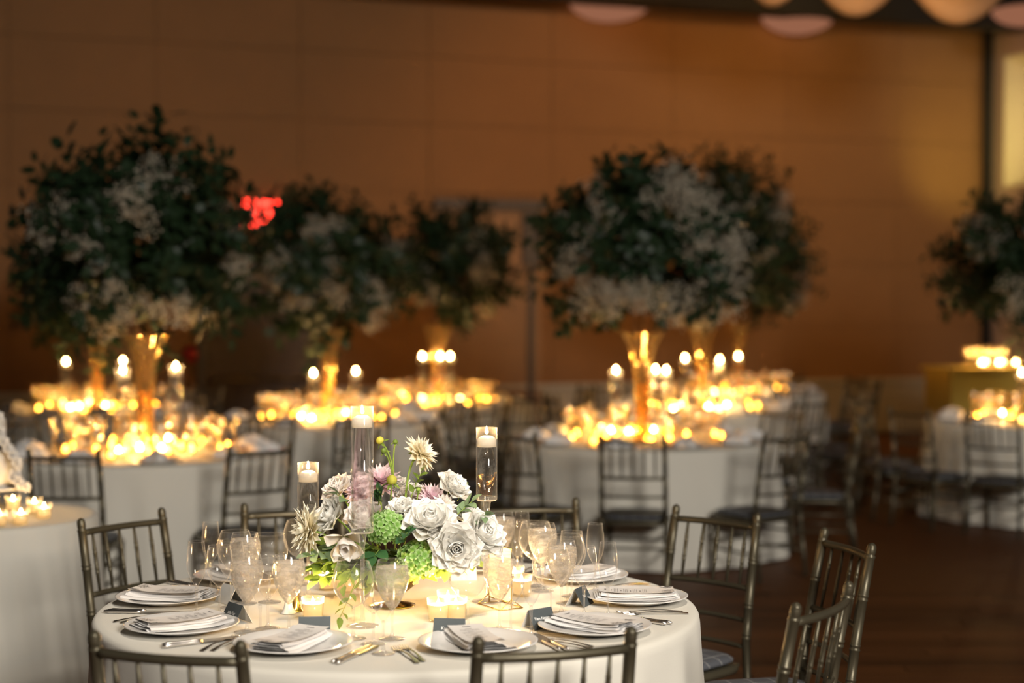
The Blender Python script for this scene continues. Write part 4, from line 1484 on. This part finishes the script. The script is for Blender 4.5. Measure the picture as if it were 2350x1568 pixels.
def sprig(base, tip, n_, size, mat, label, droop=0.0, stem=0.0018, wide=1.0):
    e = empty('leaf_sprig', base)
    tag(e, label, 'leaves', 'leaf sprigs in the near centrepiece')
    d = Vector(tip) - Vector(base)
    pts = [d * t_ + Vector((0, 0, -droop * t_ * t_)) for t_ in [i / 8 for i in range(9)]]
    obj('stem', MB().tube(pts, [stem * (1 - 0.06 * i) for i in range(9)], 6), 'stem_green', e)
    dn = d.normalized()
    side = dn.cross(Vector((0, -0.5, 1))).normalized()
    for k in range(n_):
        t_ = 0.3 + 0.7 * k / max(1, n_ - 1)
        p_ = d * t_ + Vector((0, 0, -droop * t_ * t_))
        s_ = 1 if k % 2 else -1
        dir_ = dn * 0.8 + side * s_ * (0.9 if k < n_ - 1 else 0.0) + Vector((random.uniform(-.25, .25), random.uniform(-.4, .1), random.uniform(-.25, .25) - droop * 3))
        q = dir_.to_track_quat('Z', 'Y')
        M = Matrix.Translation(p_) @ q.to_matrix().to_4x4() @ Matrix.Rotation(random.uniform(-0.7, 0.7), 4, 'Z') @ Matrix.Diagonal((size * wide, size, size * random.uniform(0.8, 1.15), 1))
        link('leaf', LEAF[mat], e, M)
    return e

sprig(at(915, 1250, 4.66), at(935, 1222, 4.62), 7, 0.045, 'leaf_dark', 'glossy dark green leaf rosette between the two hydrangeas', wide=1.15)
sprig(at(870, 1262, 4.68), at(858, 1278, 4.64), 3, 0.05, 'leaf_dark', 'dark rounded leaves below the upper hydrangea', wide=1.4)
sprig(at(1040, 1190, 4.80), at(1082, 1152, 4.80), 7, 0.042, 'leaf_grey', 'grey-green leaves between the right white roses', wide=1.1)
sprig(at(1075, 1200, 4.78), at(1115, 1183, 4.74), 5, 0.045, 'leaf_grey', 'grey-green leaves pointing at the right candle stem', wide=1.1)
sprig(at(940, 1150, 4.82), at(966, 1085, 4.82), 7, 0.034, 'leaf', 'thin sprig with small leaves below the highest dahlia')
sprig(at(800, 1150, 4.74), at(772, 1135, 4.72), 3, 0.05, 'leaf_grey', 'two grey-green leaves left of the tallest candle', wide=1.2)
sprig(at(868, 1160, 4.86), at(872, 1128, 4.84), 6, 0.045, 'leaf_dark', 'dark leaves behind the upper hydrangea')
sprig(at(1050, 1150, 4.90), at(1065, 1120, 4.9), 4, 0.035, 'leaf', 'green leaves under the upper right rose')
sprig(at(820, 1290, 4.70), at(790, 1330, 4.58), 5, 0.042, 'leaf', 'leafy sprig drooping behind the central balloon glass', 0.02)
sprig(at(815, 1340, 4.66), at(780, 1418, 4.50), 6, 0.038, 'leaf', 'trailing vine touching the cloth before the tallest candle', 0.0)
ORDX = ['first', 'second', 'third', 'fourth', 'fifth', 'sixth', 'seventh', 'eighth', 'ninth', 'tenth', 'eleventh', 'twelfth', 'thirteenth']
pos = [
    ((800, 1262), (705, 1268), 'left edge, reaching farthest out'), ((800, 1275), (715, 1300), 'left edge, second from top'), ((810, 1285), (728, 1325), 'left edge, lowest'),
    ((815, 1262), (760, 1250), 'left side, just under the cream dahlia stem'), ((820, 1290), (770, 1318), 'left side above the votives'), ((830, 1280), (755, 1285), 'left side, in the middle of the foliage'),
    ((845, 1275), (820, 1300), 'centre left before the bowl'), ((850, 1290), (840, 1330), 'centre left hanging over the bowl rim'), ((880, 1290), (870, 1318), 'centre under the dark rounded leaves'),
    ((1020, 1255), (1085, 1262), 'right side under the right rose'), ((1030, 1270), (1090, 1285), 'right side, lowest'), ((1020, 1245), (1070, 1245), 'right side between drooping and right roses'),
    ((900, 1290), (905, 1322), 'centre between bowl and lower hydrangea'), ((1000, 1240), (1020, 1300), 'right centre behind the drooping rose'),
]
for k, (b_, t_, wh) in enumerate(pos):
    dp = 4.66 + 0.03 * (k % 4)
    sprig(at(*b_, 4.80), at(*t_, dp), 9, 0.046, 'leaf' if k % 3 else 'leaf_grey', 'bouquet leaf sprig at the ' + wh, 0.012, wide=1.4)

rnd = random.Random(77)
WHR = ['lower left', 'left', 'far left', 'low centre', 'lower right', 'right', 'back left', 'back right']
for k in range(26):
    side = k % 2
    a = R(rnd.uniform(195, 275)) if side == 0 else R(rnd.uniform(275, 350))
    ln = rnd.uniform(0.10, 0.19) if side == 0 else rnd.uniform(0.08, 0.15)
    b_ = BOWLC + Vector((0.05 * math.cos(a), 0.05 * math.sin(a), 0.055 + rnd.uniform(0, 0.03)))
    t_ = b_ + Vector((ln * math.cos(a), ln * math.sin(a) * 0.8, rnd.uniform(-0.03, 0.05)))
    sprig(b_, t_, 11, rnd.uniform(0.050, 0.066), ('leaf', 'leaf', 'leaf_grey')[k % 3], 'green leaf sprig from the gold bowl, ' + ('left' if side == 0 else 'right') + ' fan, ' + ORDX[k // 2], 0.02, wide=1.5)

# ================================================================== CAKE TABLE
CT = Vector((-2.31, 7.03, 0))
ck = link('tablecloth', cloth_mesh(0.475, 0.76, 9, 9, 0.05, 0.04, 200))
ck.location = CT
tag(ck, 'ivory floor-length cloth over the small round cake table', 'tablecloth')
table_under(CT, 0.475, 0.758, 'small round cake table hidden under its ivory cloth')
cs = empty('cake_stand', (CT.x - 0.03, CT.y, ZT))
tag(cs, 'white cake plate on a gold pedestal at the left edge', 'cake stand')
ZP = 0.118
obj('plate', MB().lathe([(0.001, ZP), (0.19, ZP), (0.2, ZP + 0.004), (0.2, ZP + 0.009), (0.001, ZP + 0.008)], 48), 'porcelain', cs)
for k in range(3):
    a = k * 2.1 + 0.4
    obj('pedestal_rod', MB().tube([(0.07 * math.cos(a), 0.07 * math.sin(a), 0.004), (0.07 * math.cos(a), 0.07 * math.sin(a), ZP)], 0.007, 10), 'gold', cs)
obj('pedestal_base', MB().lathe([(0.001, 0.0005), (0.09, 0.0005), (0.09, 0.005), (0.001, 0.006)], 32), 'gold', cs)
cake = empty('wedding_cake', (CT.x - 0.03, CT.y, ZT + ZP + 0.010))
tag(cake, 'white tiered wedding cake cut off by the left picture edge', 'cake')
for r_, z0, z1_ in ((0.155, 0, 0.165), (0.11, 0.166, 0.30), (0.075, 0.301, 0.42)):
    obj('cake_tier', MB().lathe([(0.001, z0), (r_, z0), (r_, z1_ - 0.008), (r_ - 0.008, z1_), (0.001, z1_)], 48), 'icing', cake)
GP = petal_mesh('sugar_petal', 'icing', 1.0, 1.1, 0.3, 0.3, 0.0, 0.4)
def sugar_rose(loc, d, rad, k):
    e = empty('sugar_flower')
    e.matrix_basis = aim(loc, d, k)
    tag(e, 'white sugar flower on the cake, ' + SUG[k], 'sugar flower', 'sugar flowers cascading down the cake')
    for i, (n_, tl, s_) in enumerate(((4, 10, 0.7), (5, 35, 0.9), (6, 62, 1.0))):
        for j in range(n_):
            M = Matrix.Rotation(j * 2 * PI / n_ + i, 4, 'Z') @ Matrix.Rotation(R(tl), 4, 'X') @ Matrix.Diagonal((rad * s_ * 0.8, rad * s_ * 0.8, rad * s_, 1))
            link('sugar_petal', GP, e, M)
SUG = ['topmost in the cascade', 'second from the top', 'third from the top', 'fourth from the top', 'fifth from the top', 'sixth, jutting out widest', 'seventh, below the widest', 'eighth from the top', 'ninth, near the plate', 'lowest on the plate', 'lowest, overhanging the plate rim', 'behind the upper ones']
cpos = [(2, 958), (6, 990), (14, 1014), (24, 1030), (36, 1046), (44, 1062), (42, 1080), (36, 1096), (48, 1106), (54, 1116), (66, 1118), (-6, 1002)]
for k, (px, py) in enumerate(cpos):
    q = at(px - 8, py, 6.93 - 0.01 * (k % 3))
    sugar_rose(q, (0.75, -0.5, 0.25), 0.034 if k < 9 else 0.028, k)
cake_votive = Stock(build_votive(watt=0.8, glow=0.45))
cvot = [(30, 1174, 'at the back left beside the pedestal'), (48, 1207, 'nearest the camera'), (79, 1180, 'second from the right'), (101, 1193, 'farthest right'), (-2, 1210, 'cut off by the left picture edge')]
for px, py, wh in cvot:
    p = on(px, py - 2, ZT)
    cake_votive((p.x, p.y, ZT), random.uniform(0, 6), 'lit votive candle on the cake table, ' + wh, 'candle', 'votives on the cake table')

# ================================================================== FAR TABLES
me_far = [cloth_mesh(TR, 0.76, s_, 14, 0.07, 0.06, 192) for s_ in (21, 22)]
def far_glass(kind, water=None):
    prof, zs_, fr_ = GLASS[kind]
    nm = {'flute': 'champagne_flute', 'wine': 'wine_glass', 'balloon': 'balloon_wine_glass', 'goblet': 'water_goblet'}[kind]
    mb = MB().lathe([(fr_, 0.0004), (fr_, 0.002), (0.010, 0.006), (0.0045, 0.016), (0.0036, zs_ - 0.01)] + smooth_prof(prof, 2), 18)
    if water:
        rt = [r_ for r_, z in smooth_prof(prof) if z < water][-1]
        mb.lathe([(rt, water), (0.0005, water)], 18)
    return obj(nm, mb, 'glass_far')
FG = {k: Stock(far_glass(k, 0.2 if k == 'goblet' else None)) for k in ('flute', 'wine', 'goblet')}
far_votive = Stock(build_votive('far_flame', 4.6, 0.042, (0.040, 0.014)))
def build_sparkle_cup():  # made-up glowing cups imitating candle glitter among the far glassware
    e = empty('added_sparkle_cup')
    obj('glass_cup', MB().lathe([(0.001, 0.001), (0.026, 0.001), (0.031, 0.02), (0.030, 0.055), (0.034, 0.066)], 20), 'amber_cup', e)
    obj('wax', MB().lathe([(0.001, 0.003), (0.022, 0.003), (0.022, 0.016), (0.001, 0.016)], 16), 'wax', e)
    obj('flame', MB().lathe(flame_prof(0.045, 0.016), 12, (0, 0, 0.018)), 'sparkle_glow', e)
    return e
sparkle_cup = Stock(build_sparkle_cup())
far_fc = Stock(build_floating_candle('far_flame', 2.4, (0.040, 0.012), 0.036))
_ff, ZWF = build_float(0.30, 0.24, rr=0.04)
far_float = Stock(_ff)
def far_napkin(seed):
    rnd = random.Random(seed)
    def fn(u, v):
        a = u * 2 * PI
        r_ = 0.075 * (1 - v ** 2.5 * 0.9) * (1 + 0.18 * math.sin(a * 3 + seed) + 0.1 * math.sin(a * 5 + 2 * seed))
        return (r_ * 1.3 * math.cos(a), r_ * math.sin(a), 0.012 + 0.055 * v * (1 + 0.25 * math.sin(a * 2 + seed)))
    return obj('folded_napkin', MB().grid(fn, 24, 8), 'napkin')
far_nap = [Stock(far_napkin(s_)) for s_ in (1.0, 2.3)]

def build_vase(h=0.74, seed=0):
    e = empty('trumpet_vase')
    prof = smooth_prof([(0.001, 0.001), (0.075, 0.001), (0.078, 0.006), (0.060, 0.03), (0.052, 0.10), (0.050, 0.25), (0.055, 0.42), (0.072, 0.58), (0.105, 0.68), (0.135, h)])
    n_ = 36
    mb = MB()
    for r_, z in prof:
        for k in range(n_):
            a = 2 * PI * k / n_
            rr = max(1e-5, r_ * (1 + (0.07 if (k % 3 == 0) else 0) * min(1, z / 0.1)))
            mb.v.append((rr * math.cos(a), rr * math.sin(a), z))
    for i in range(len(prof) - 1):
        for k in range(n_):
            k2 = (k + 1) % n_
            mb.f.append((i * n_ + k, i * n_ + k2, (i + 1) * n_ + k2, (i + 1) * n_ + k))
    obj('fluted_body', mb, 'amber_glass', e)
    obj('base_water', MB().lathe([(0.001, 0.02), (0.046, 0.03), (0.044, 0.25), (0.049, 0.40), (0.001, 0.40)], 18), 'amber_glass', e)
    return e
vase = Stock(build_vase())

# tree foliage
def branch_mesh(seed, n_=30):
    rnd = random.Random(seed)
    mb = MB()
    mb.tube([(0, 0, 0), (0.01, 0.0, 0.15), (0.02, 0.01, 0.30), (0.01, 0.03, 0.42)], [0.005, 0.004, 0.003, 0.0015], 5)
    for k in range(n_):
        t_ = 0.12 + 0.9 * k / n_
        a = k * 2.4 + rnd.uniform(-.4, .4)
        base = Vector((0.015 * math.sin(t_ * 2), 0.03 * t_ * t_, 0.42 * min(1, t_)))
        d = Vector((math.cos(a), math.sin(a), rnd.uniform(0.1, 1.0))).normalized()
        L, W = rnd.uniform(0.075, 0.125), rnd.uniform(0.042, 0.066)
        s_ = d.cross(Vector((0, 0, 1))).normalized()
        up = s_.cross(d).normalized()
        base = base + d * rnd.uniform(0, 0.07)
        tip = base + d * L - up * 0.01
        m1, m2 = base + d * L * 0.33 + up * 0.004, base + d * L * 0.7
        mb.add([base, m1 + s_ * W / 2, m1 - s_ * W / 2, m2 + s_ * W * 0.42, m2 - s_ * W * 0.42, tip], [(0, 1, 2), (1, 3, 4, 2), (3, 5, 4)])
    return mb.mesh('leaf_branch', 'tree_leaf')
def clump_mesh(seed, n_=230, rad=0.13):
    rnd = random.Random(seed)
    mb = MB()
    cs_ = [Vector((rnd.gauss(0, 0.05), rnd.gauss(0, 0.05), rnd.uniform(-0.02, 0.08))) for _ in range(9)]
    for k in range(n_):
        c = rnd.choice(cs_) + Vector((rnd.gauss(0, 1), rnd.gauss(0, 1), rnd.gauss(0, 1))) * rad * 0.2
        r_ = rnd.uniform(0.0055, 0.0095)
        vs_ = [c + Vector(q) * r_ for q in ((1, 0, 0), (-1, 0, 0), (0, 1, 0), (0, -1, 0), (0, 0, 1), (0, 0, -1))]
        mb.add(vs_, [(0, 2, 4), (2, 1, 4), (1, 3, 4), (3, 0, 4), (2, 0, 5), (1, 2, 5), (3, 1, 5), (0, 3, 5)])
    for c in cs_:
        mb.tube([(0, 0, -0.14), (c.x * 0.5, c.y * 0.5, -0.05), tuple(c)], 0.0015, 4)
    return mb.mesh('blossom_clump', 'blossom')
BR = [branch_mesh(s_) for s_ in (1, 2, 3, 4)]
CL = [clump_mesh(s_) for s_ in (1, 2, 3)]

def blossom_tree(tx, ty, cpx, cpy, rx, rzz, depth, nb, nc, label, seed, vase_label, sc=1.0, white_bias=0.0):
    rnd = random.Random(seed)
    c = at(cpx, cpy, depth)
    vtop = ZT + 0.74
    vase((tx, ty, ZT), rnd.uniform(0, 6), vase_label, 'vase', 'trumpet vases on the far tables')
    e = empty('blossom_tree', (tx, ty, ZT + 0.3))
    tag(e, label, 'floral arrangement', 'tall blossom and foliage arrangements')
    o = e.location
    rel = c - Vector(o)
    for k in range(7):
        a = k * 0.9
        obj('stem', MB().tube([(0.02 * math.cos(a), 0.02 * math.sin(a), 0.08), (0.035 * math.cos(a), 0.035 * math.sin(a), 0.3), (rel.x * 0.4 + 0.09 * math.cos(a), rel.y * 0.4 + 0.09 * math.sin(a), 0.52), tuple(rel * 0.75 + Vector((0.2 * math.cos(a), 0.2 * math.sin(a), 0)))], 0.008, 6), 'twig', e)
    for k in range(nb):
        z = 1 - 2 * (k + 0.5) / nb
        r_ = math.sqrt(max(0, 1 - z * z))
        a = k * 2.399963 + rnd.uniform(-.3, .3)
        d = Vector((r_ * math.cos(a), r_ * math.sin(a), z))
        if z < -0.45 and r_ < 0.75 and rnd.random() < 0.5:
            continue
        f = rnd.uniform(0.30, 0.68)
        p_ = rel + Vector((d.x * rx * f, d.y * rx * f, d.z * rzz * f))
        dd = Vector((d.x, d.y, d.z * 0.8 + 0.12)) + Vector((rnd.uniform(-.35, .35), rnd.uniform(-.35, .35), rnd.uniform(-.35, .35)))
        o_ = link('leaf_branch', BR[k % 4], e, aim(p_, dd, rnd.uniform(0, 6), sc * rnd.uniform(0.75, 1.12) * min(1.0, rx / 0.62 + 0.1)))
        o_['kind'] = 'stuff'
    for k in range(nc):
        z = rnd.uniform(-0.85, 0.9)
        r_ = math.sqrt(1 - z * z)
        a = rnd.uniform(-PI, 0.25) if rnd.random() < 0.8 else rnd.uniform(-PI, PI)
        d = Vector((r_ * math.cos(a), r_ * math.sin(a), z))
        f = rnd.uniform(0.80, 1.0)
        p_ = rel + Vector((d.x * rx * f, d.y * rx * f, d.z * rzz * f))
        o_ = link('blossom_clump', CL[k % 3], e, aim(p_, d, rnd.uniform(0, 6), sc * rnd.uniform(0.8, 1.35)))
        o_['kind'] = 'stuff'
    return e

FAR = [(332, 10.07), (1475, 11.04), (752, 12.9), (1004, 15.1), (1612, 14.5), (1695, 17.2), (2392, 12.9), (222, 14.2)]
FARC = [at(a_, 704, b_).to_2d() for a_, b_ in FAR]
SEATS = []
def far_table(px, depth, phrase, tree, chairs, floats, votives, seed, n_set=10, start=0.0):
    """a laid table: cloth, settings, candles, vase with blossom tree, chairs"""
    rnd = random.Random(seed)
    c = at(px, 704, depth)
    c = Vector((c.x, c.y, 0))
    cl = link('tablecloth', me_far[seed % 2])
    cl.location = c
    cl.rotation_euler = (0, 0, rnd.uniform(0, 6))
    tag(cl, 'ivory floor-length cloth over the round table ' + phrase, 'tablecloth', 'cloths of the far tables')
    occ = [(c.to_2d(), 0.085)]
    def free(p_, r_, weight=1.0):
        q0 = Vector((p_[0], p_[1]))
        q = q0.copy()
        for i_ in range(200):
            if all((q - o_).length > r_ + s_ for o_, s_ in occ):
                break
            q = q0 + Vector((rnd.gauss(0, 1), rnd.gauss(0, 1))) * 0.0016 * i_
        occ.append((q, r_))
        return q
    for k in range(n_set):
        a = start + k * 2 * PI / n_set
        occ.append(((c + Vector((math.cos(a), math.sin(a), 0)) * 0.73).to_2d(), 0.163))
    for k, (fx, fy) in enumerate(floats):
        q = at(fx, fy, 1.0) - CAM
        # flame height known: find the spot on the ring of 0.3 m around the vase that sits under that pixel
        dx = (fx - 1175) / FPX * depth - c.x
        dx = max(-0.33, min(0.33, dx))
        dyy = rnd.choice((-0.12, -0.2, 0.15)) if abs(dx) > 0.12 else -0.26
        q = free((c.x + dx, c.y + dyy), 0.05)
        p_ = Vector((q.x, q.y, ZT))
        zt_ = CAM.z + (704 - fy) / FPX * p_.y - 0.055          # candle base height
        s_ = max(0.7, min(1.35, (zt_ - ZT) / ZWF))
        f_ = far_float(p_, 0, ORD[k] + ' candle cylinder from the left, table ' + phrase, 'candle holder', 'cylinder glasses on the far tables')
        f_.scale = (1, 1, s_)
        far_fc((p_.x, p_.y, ZT + ZWF * s_ + 0.001), 0, ORD[k] + ' burning floating candle from the left, table ' + phrase, 'candle', 'floating candles on the far tables')
    for k, (vx, vy) in enumerate(sorted(votives)):
        p_ = free(on(vx, vy + 12, ZT), 0.035)
        far_votive((p_.x, p_.y, ZT), 0, ORD[k] + ' glowing votive from the left, table ' + phrase, 'candle', 'votives on the far tables')
    for k in range(n_set):
        a = start + k * 2 * PI / n_set
        d = Vector((math.cos(a), math.sin(a), 0))
        s_ = Vector((-d.y, d.x, 0))
        p_ = c + d * 0.73
        plate_s((p_.x, p_.y, ZT), 0, 'white plate at the ' + POSN[k] + ', table ' + phrase, 'plate', 'plates on the round table ' + phrase)
        far_nap[k % 2]((p_.x, p_.y, ZT + 0.004), a, 'white napkin at the ' + POSN[k] + ', table ' + phrase, 'napkin', 'napkins on the round table ' + phrase)
        for kind, rr, off in (('goblet', 0.44, 0.06), ('wine', 0.47, -0.05), ('flute', 0.52, 0.15)):
            q = c + d * (rr + rnd.uniform(-.02, .02)) + s_ * (off + rnd.uniform(-.02, .02))
            q = free(q, 0.036)
            nm = {'goblet': 'clear water goblet', 'wine': 'clear wine glass', 'flute': 'clear champagne flute'}[kind]
            FG[kind]((q.x, q.y, ZT), 0, nm + ' at the ' + POSN[k] + ', table ' + phrase, CATN[kind], nm + 's on the round table ' + phrase)
    for k in range(20):
        a = start + (k % 10 + 0.5) * 2 * PI / 10 + rnd.uniform(-0.2, 0.2)
        q = c + Vector((math.cos(a), math.sin(a), 0)) * (rnd.uniform(0.16, 0.34) if k < 10 else rnd.uniform(0.48, 0.54))
        q = free(q, 0.034)
        sparkle_cup((q.x, q.y, ZT), 0, ('inner' if k < 10 else 'outer') + ' added amber sparkle cup at the ' + POSN2[k % 10] + ', table ' + phrase, 'candle', 'added amber sparkle cups on the far tables')
    tcx, tcy, rx, rzz, nb, nc, tl = tree
    blossom_tree(c.x, c.y, tcx, tcy, rx / FPX * depth, rzz / FPX * depth, depth, nb, nc, tl, seed, 'amber fluted trumpet vase on the table ' + phrase)
    for k, (an, rr, wh) in enumerate(chairs):
        a = R(an)
        q = c + Vector((math.cos(a), math.sin(a), 0)) * rr
        st_ = (c + Vector((math.cos(a), math.sin(a), 0)) * (rr - 0.25)).to_2d()
        if any((st_ - o_).length < 1.22 for o_ in FARC if (o_ - c.to_2d()).length > 0.1) or any((st_ - o_).length < 0.50 for o_ in SEATS):
            continue
        SEATS.append(st_)
        chair((q.x, q.y, 0.001), a + PI / 2 + rnd.uniform(-0.08, 0.08), 'bronze chair ' + wh + ', table ' + phrase, 'chair', 'chairs around the far tables')
    return c

POSN = ['right side', 'far right', 'far side, right half', 'far side, left half', 'far left', 'left side', 'near left', 'near side, left half', 'near side, right half', 'near right']
POSN2 = ['right', 'far right', 'far side', 'far left', 'back left', 'left', 'near left', 'near side', 'near right', 'front right']
ORD = ['first', 'second', 'third', 'fourth', 'fifth', 'sixth', 'seventh', 'eighth', 'ninth']
FULL = [(-90, 1.48, 'at the near middle'), (-54, 1.48, 'at the near right'), (-18, 1.48, 'at the right side, near half'), (18, 1.48, 'at the right side, far half'), (54, 1.48, 'at the far right'), (90, 1.48, 'at the far middle'), (126, 1.48, 'at the far left'), (162, 1.48, 'at the left side, far half'), (198, 1.48, 'at the left side, near half'), (234, 1.48, 'at the near left')]

far_table(332, 10.07, 'under the big leftmost tree',
          (316, 562, 238, 205, 150, 26, 'largest blossom and leaf tree, left of the red exit sign'),
          [(-94, 1.48, 'at the near left'), (-52, 1.48, 'at the near right'), (-10, 1.48, 'at the right side'), (30, 1.48, 'at the far right'), (66, 1.48, 'at the far side, right of the vase'), (104, 1.48, 'at the far side, left of the vase'), (140, 1.48, 'at the far left')],
          [(304, 850), (412, 842)], [(272, 1040), (296, 1034), (320, 1030), (372, 1036), (398, 1032), (335, 1014), (385, 1010)], 31)
far_table(1475, 11.04, 'under the large right tree',
          (1490, 575, 232, 182, 130, 44, 'large blossom and leaf tree right of the tall door'),
          [(-97, 1.44, 'at the near middle'), (-58, 1.48, 'at the near right'), (-4, 1.48, 'at the right side'), (40, 1.48, 'at the far right'), (75, 1.48, 'at the far side, right of the vase'), (110, 1.48, 'at the far side, left of the vase'), (150, 1.48, 'at the far left'), (190, 1.48, 'at the left side'), (232, 1.48, 'at the near left')],
          [(1411, 850), (1497, 848), (1525, 850)], [(1402, 992), (1443, 994), (1463, 992), (1500, 990), (1380, 985), (1540, 975)], 32)
far_table(752, 12.9, 'under the exit sign tree',
          (752, 622, 164, 160, 110, 24, 'blossom and leaf tree just right of the red exit sign'),
          [(-110, 1.48, 'at the near left'), (-74, 1.48, 'at the near middle'), (-30, 1.48, 'at the near right'), (10, 1.48, 'at the right side'), (46, 1.48, 'at the far right'), (150, 1.48, 'at the far left'), (190, 1.48, 'at the left side')],
          [(728, 870), (812, 866)], [(700, 958), (715, 962), (770, 960), (795, 948), (745, 950)], 33)
far_table(1004, 15.1, 'under the small middle tree',
          (1040, 618, 128, 128, 90, 14, 'small dark leaf tree in front of the tall door'),
          [(-90, 1.48, 'at the near middle'), (-54, 1.48, 'at the near right'), (-18, 1.48, 'at the right side, near half'), (18, 1.48, 'at the right side, far half'), (-126, 1.48, 'at the near left'), (162, 1.48, 'at the left side, far half'), (198, 1.48, 'at the left side, near half')],
          [(967, 818), (1013, 818), (1034, 818)], [(943, 905), (985, 915), (995, 914), (1032, 918), (1042, 917)], 34)
far_table(1612, 14.5, 'behind the large right tree',
          (1668, 520, 130, 135, 90, 12, 'dark leaf tree rising behind the large right blossom tree'),
          [(-60, 1.48, 'at the near right'), (-24, 1.48, 'at the right side, near half'), (12, 1.48, 'at the right side, far half'), (48, 1.48, 'at the far right'), (84, 1.48, 'at the far middle'), (120, 1.48, 'at the far left'), (200, 1.48, 'at the left side')],
          [(1569, 822), (1657, 826)], [(1545, 940), (1562, 935), (1608, 935), (1648, 940), (1668, 930)], 35)
far_table(1695, 17.2, 'farthest back on the right',
          (1745, 610, 108, 122, 80, 6, 'dark leaf tree farthest back on the right'),
          [(-20, 1.48, 'at the near right'), (20, 1.48, 'at the right side'), (60, 1.48, 'at the far right'), (100, 1.48, 'at the far middle')],
          [(1687, 828)], [(1640, 898), (1680, 900), (1705, 896)], 36)
far_table(2392, 12.9, 'at the right picture edge',
          (2395, 620, 250, 150, 130, 16, 'dark leaf tree cut off by the right picture edge'),
          [(-172, 1.52, 'at the left side, farthest from its cloth'), (-146, 1.55, 'at the near left'), (-122, 1.48, 'at the near side'), (160, 1.48, 'at the far left'), (-84, 1.48, 'at the near middle')],
          [(2335, 880)], [(2343, 965), (2300, 950)], 37)
far_table(222, 14.2, 'behind the leftmost tree',
          (190, 660, 120, 120, 90, 12, 'dark leaf tree half hidden behind the largest blossom tree'),
          [(-150, 1.48, 'at the left side, near half'), (-110, 1.48, 'at the near left'), (-70, 1.48, 'at the near right'), (-20, 1.48, 'at the right side'), (60, 1.48, 'at the far right'), (120, 1.48, 'at the far left'), (170, 1.48, 'at the left side, far half')],
          [(165, 830), (272, 828)], [(162, 936), (182, 934), (235, 930), (252, 932), (205, 925)], 38)

# ================================================================== BAR IN THE FAR RIGHT
pb = at(2185, 845, 17.0)
bt = empty('bar_counter', (pb.x, pb.y, 0), R(10))
tag(bt, 'gold linen covered bar counter at the far right', 'bar counter')
bz = pb.z
obj('linen_front', MB().box((1.3, 0.35, (bz - 0.04) / 2), (2.6, 0.66, bz - 0.04)), 'gold_linen', bt, smooth=False)
obj('bar_top', MB().box((1.3, 0.35, bz - 0.02), (2.66, 0.74, 0.038)), 'gold_linen', bt, smooth=False)
spot('bar_fill_light', (pb.x - 0.3, pb.y - 3.2, 4.8), (pb.x + 0.9, pb.y, 0.9), 28, 130, (1.0, 0.75, 0.35))  # added lamp without a fixture, brightens the gold bar front
for k in range(7):
    q = Vector((pb.x, pb.y, 0)) + Matrix.Rotation(R(10), 3, 'Z') @ Vector((0.40 + 0.065 * k, 0.12 + 0.09 * (k % 3), 0))
    far_votive((q.x, q.y, bz + 0.001), 0, 'glowing votive on the gold bar, ' + ORD[k] + ' from its left end', 'candle', 'votives on the bar')
for k in range(9):
    q = Vector((pb.x, pb.y, 0)) + Matrix.Rotation(R(10), 3, 'Z') @ Vector((0.36 + 0.055 * k, 0.40 + 0.05 * (k % 2), 0))
    FG['goblet']((q.x, q.y, bz + 0.001), 0, 'clear goblet on the gold bar, ' + ORD[k] + ' from its left end', 'water glass', 'goblets on the bar')
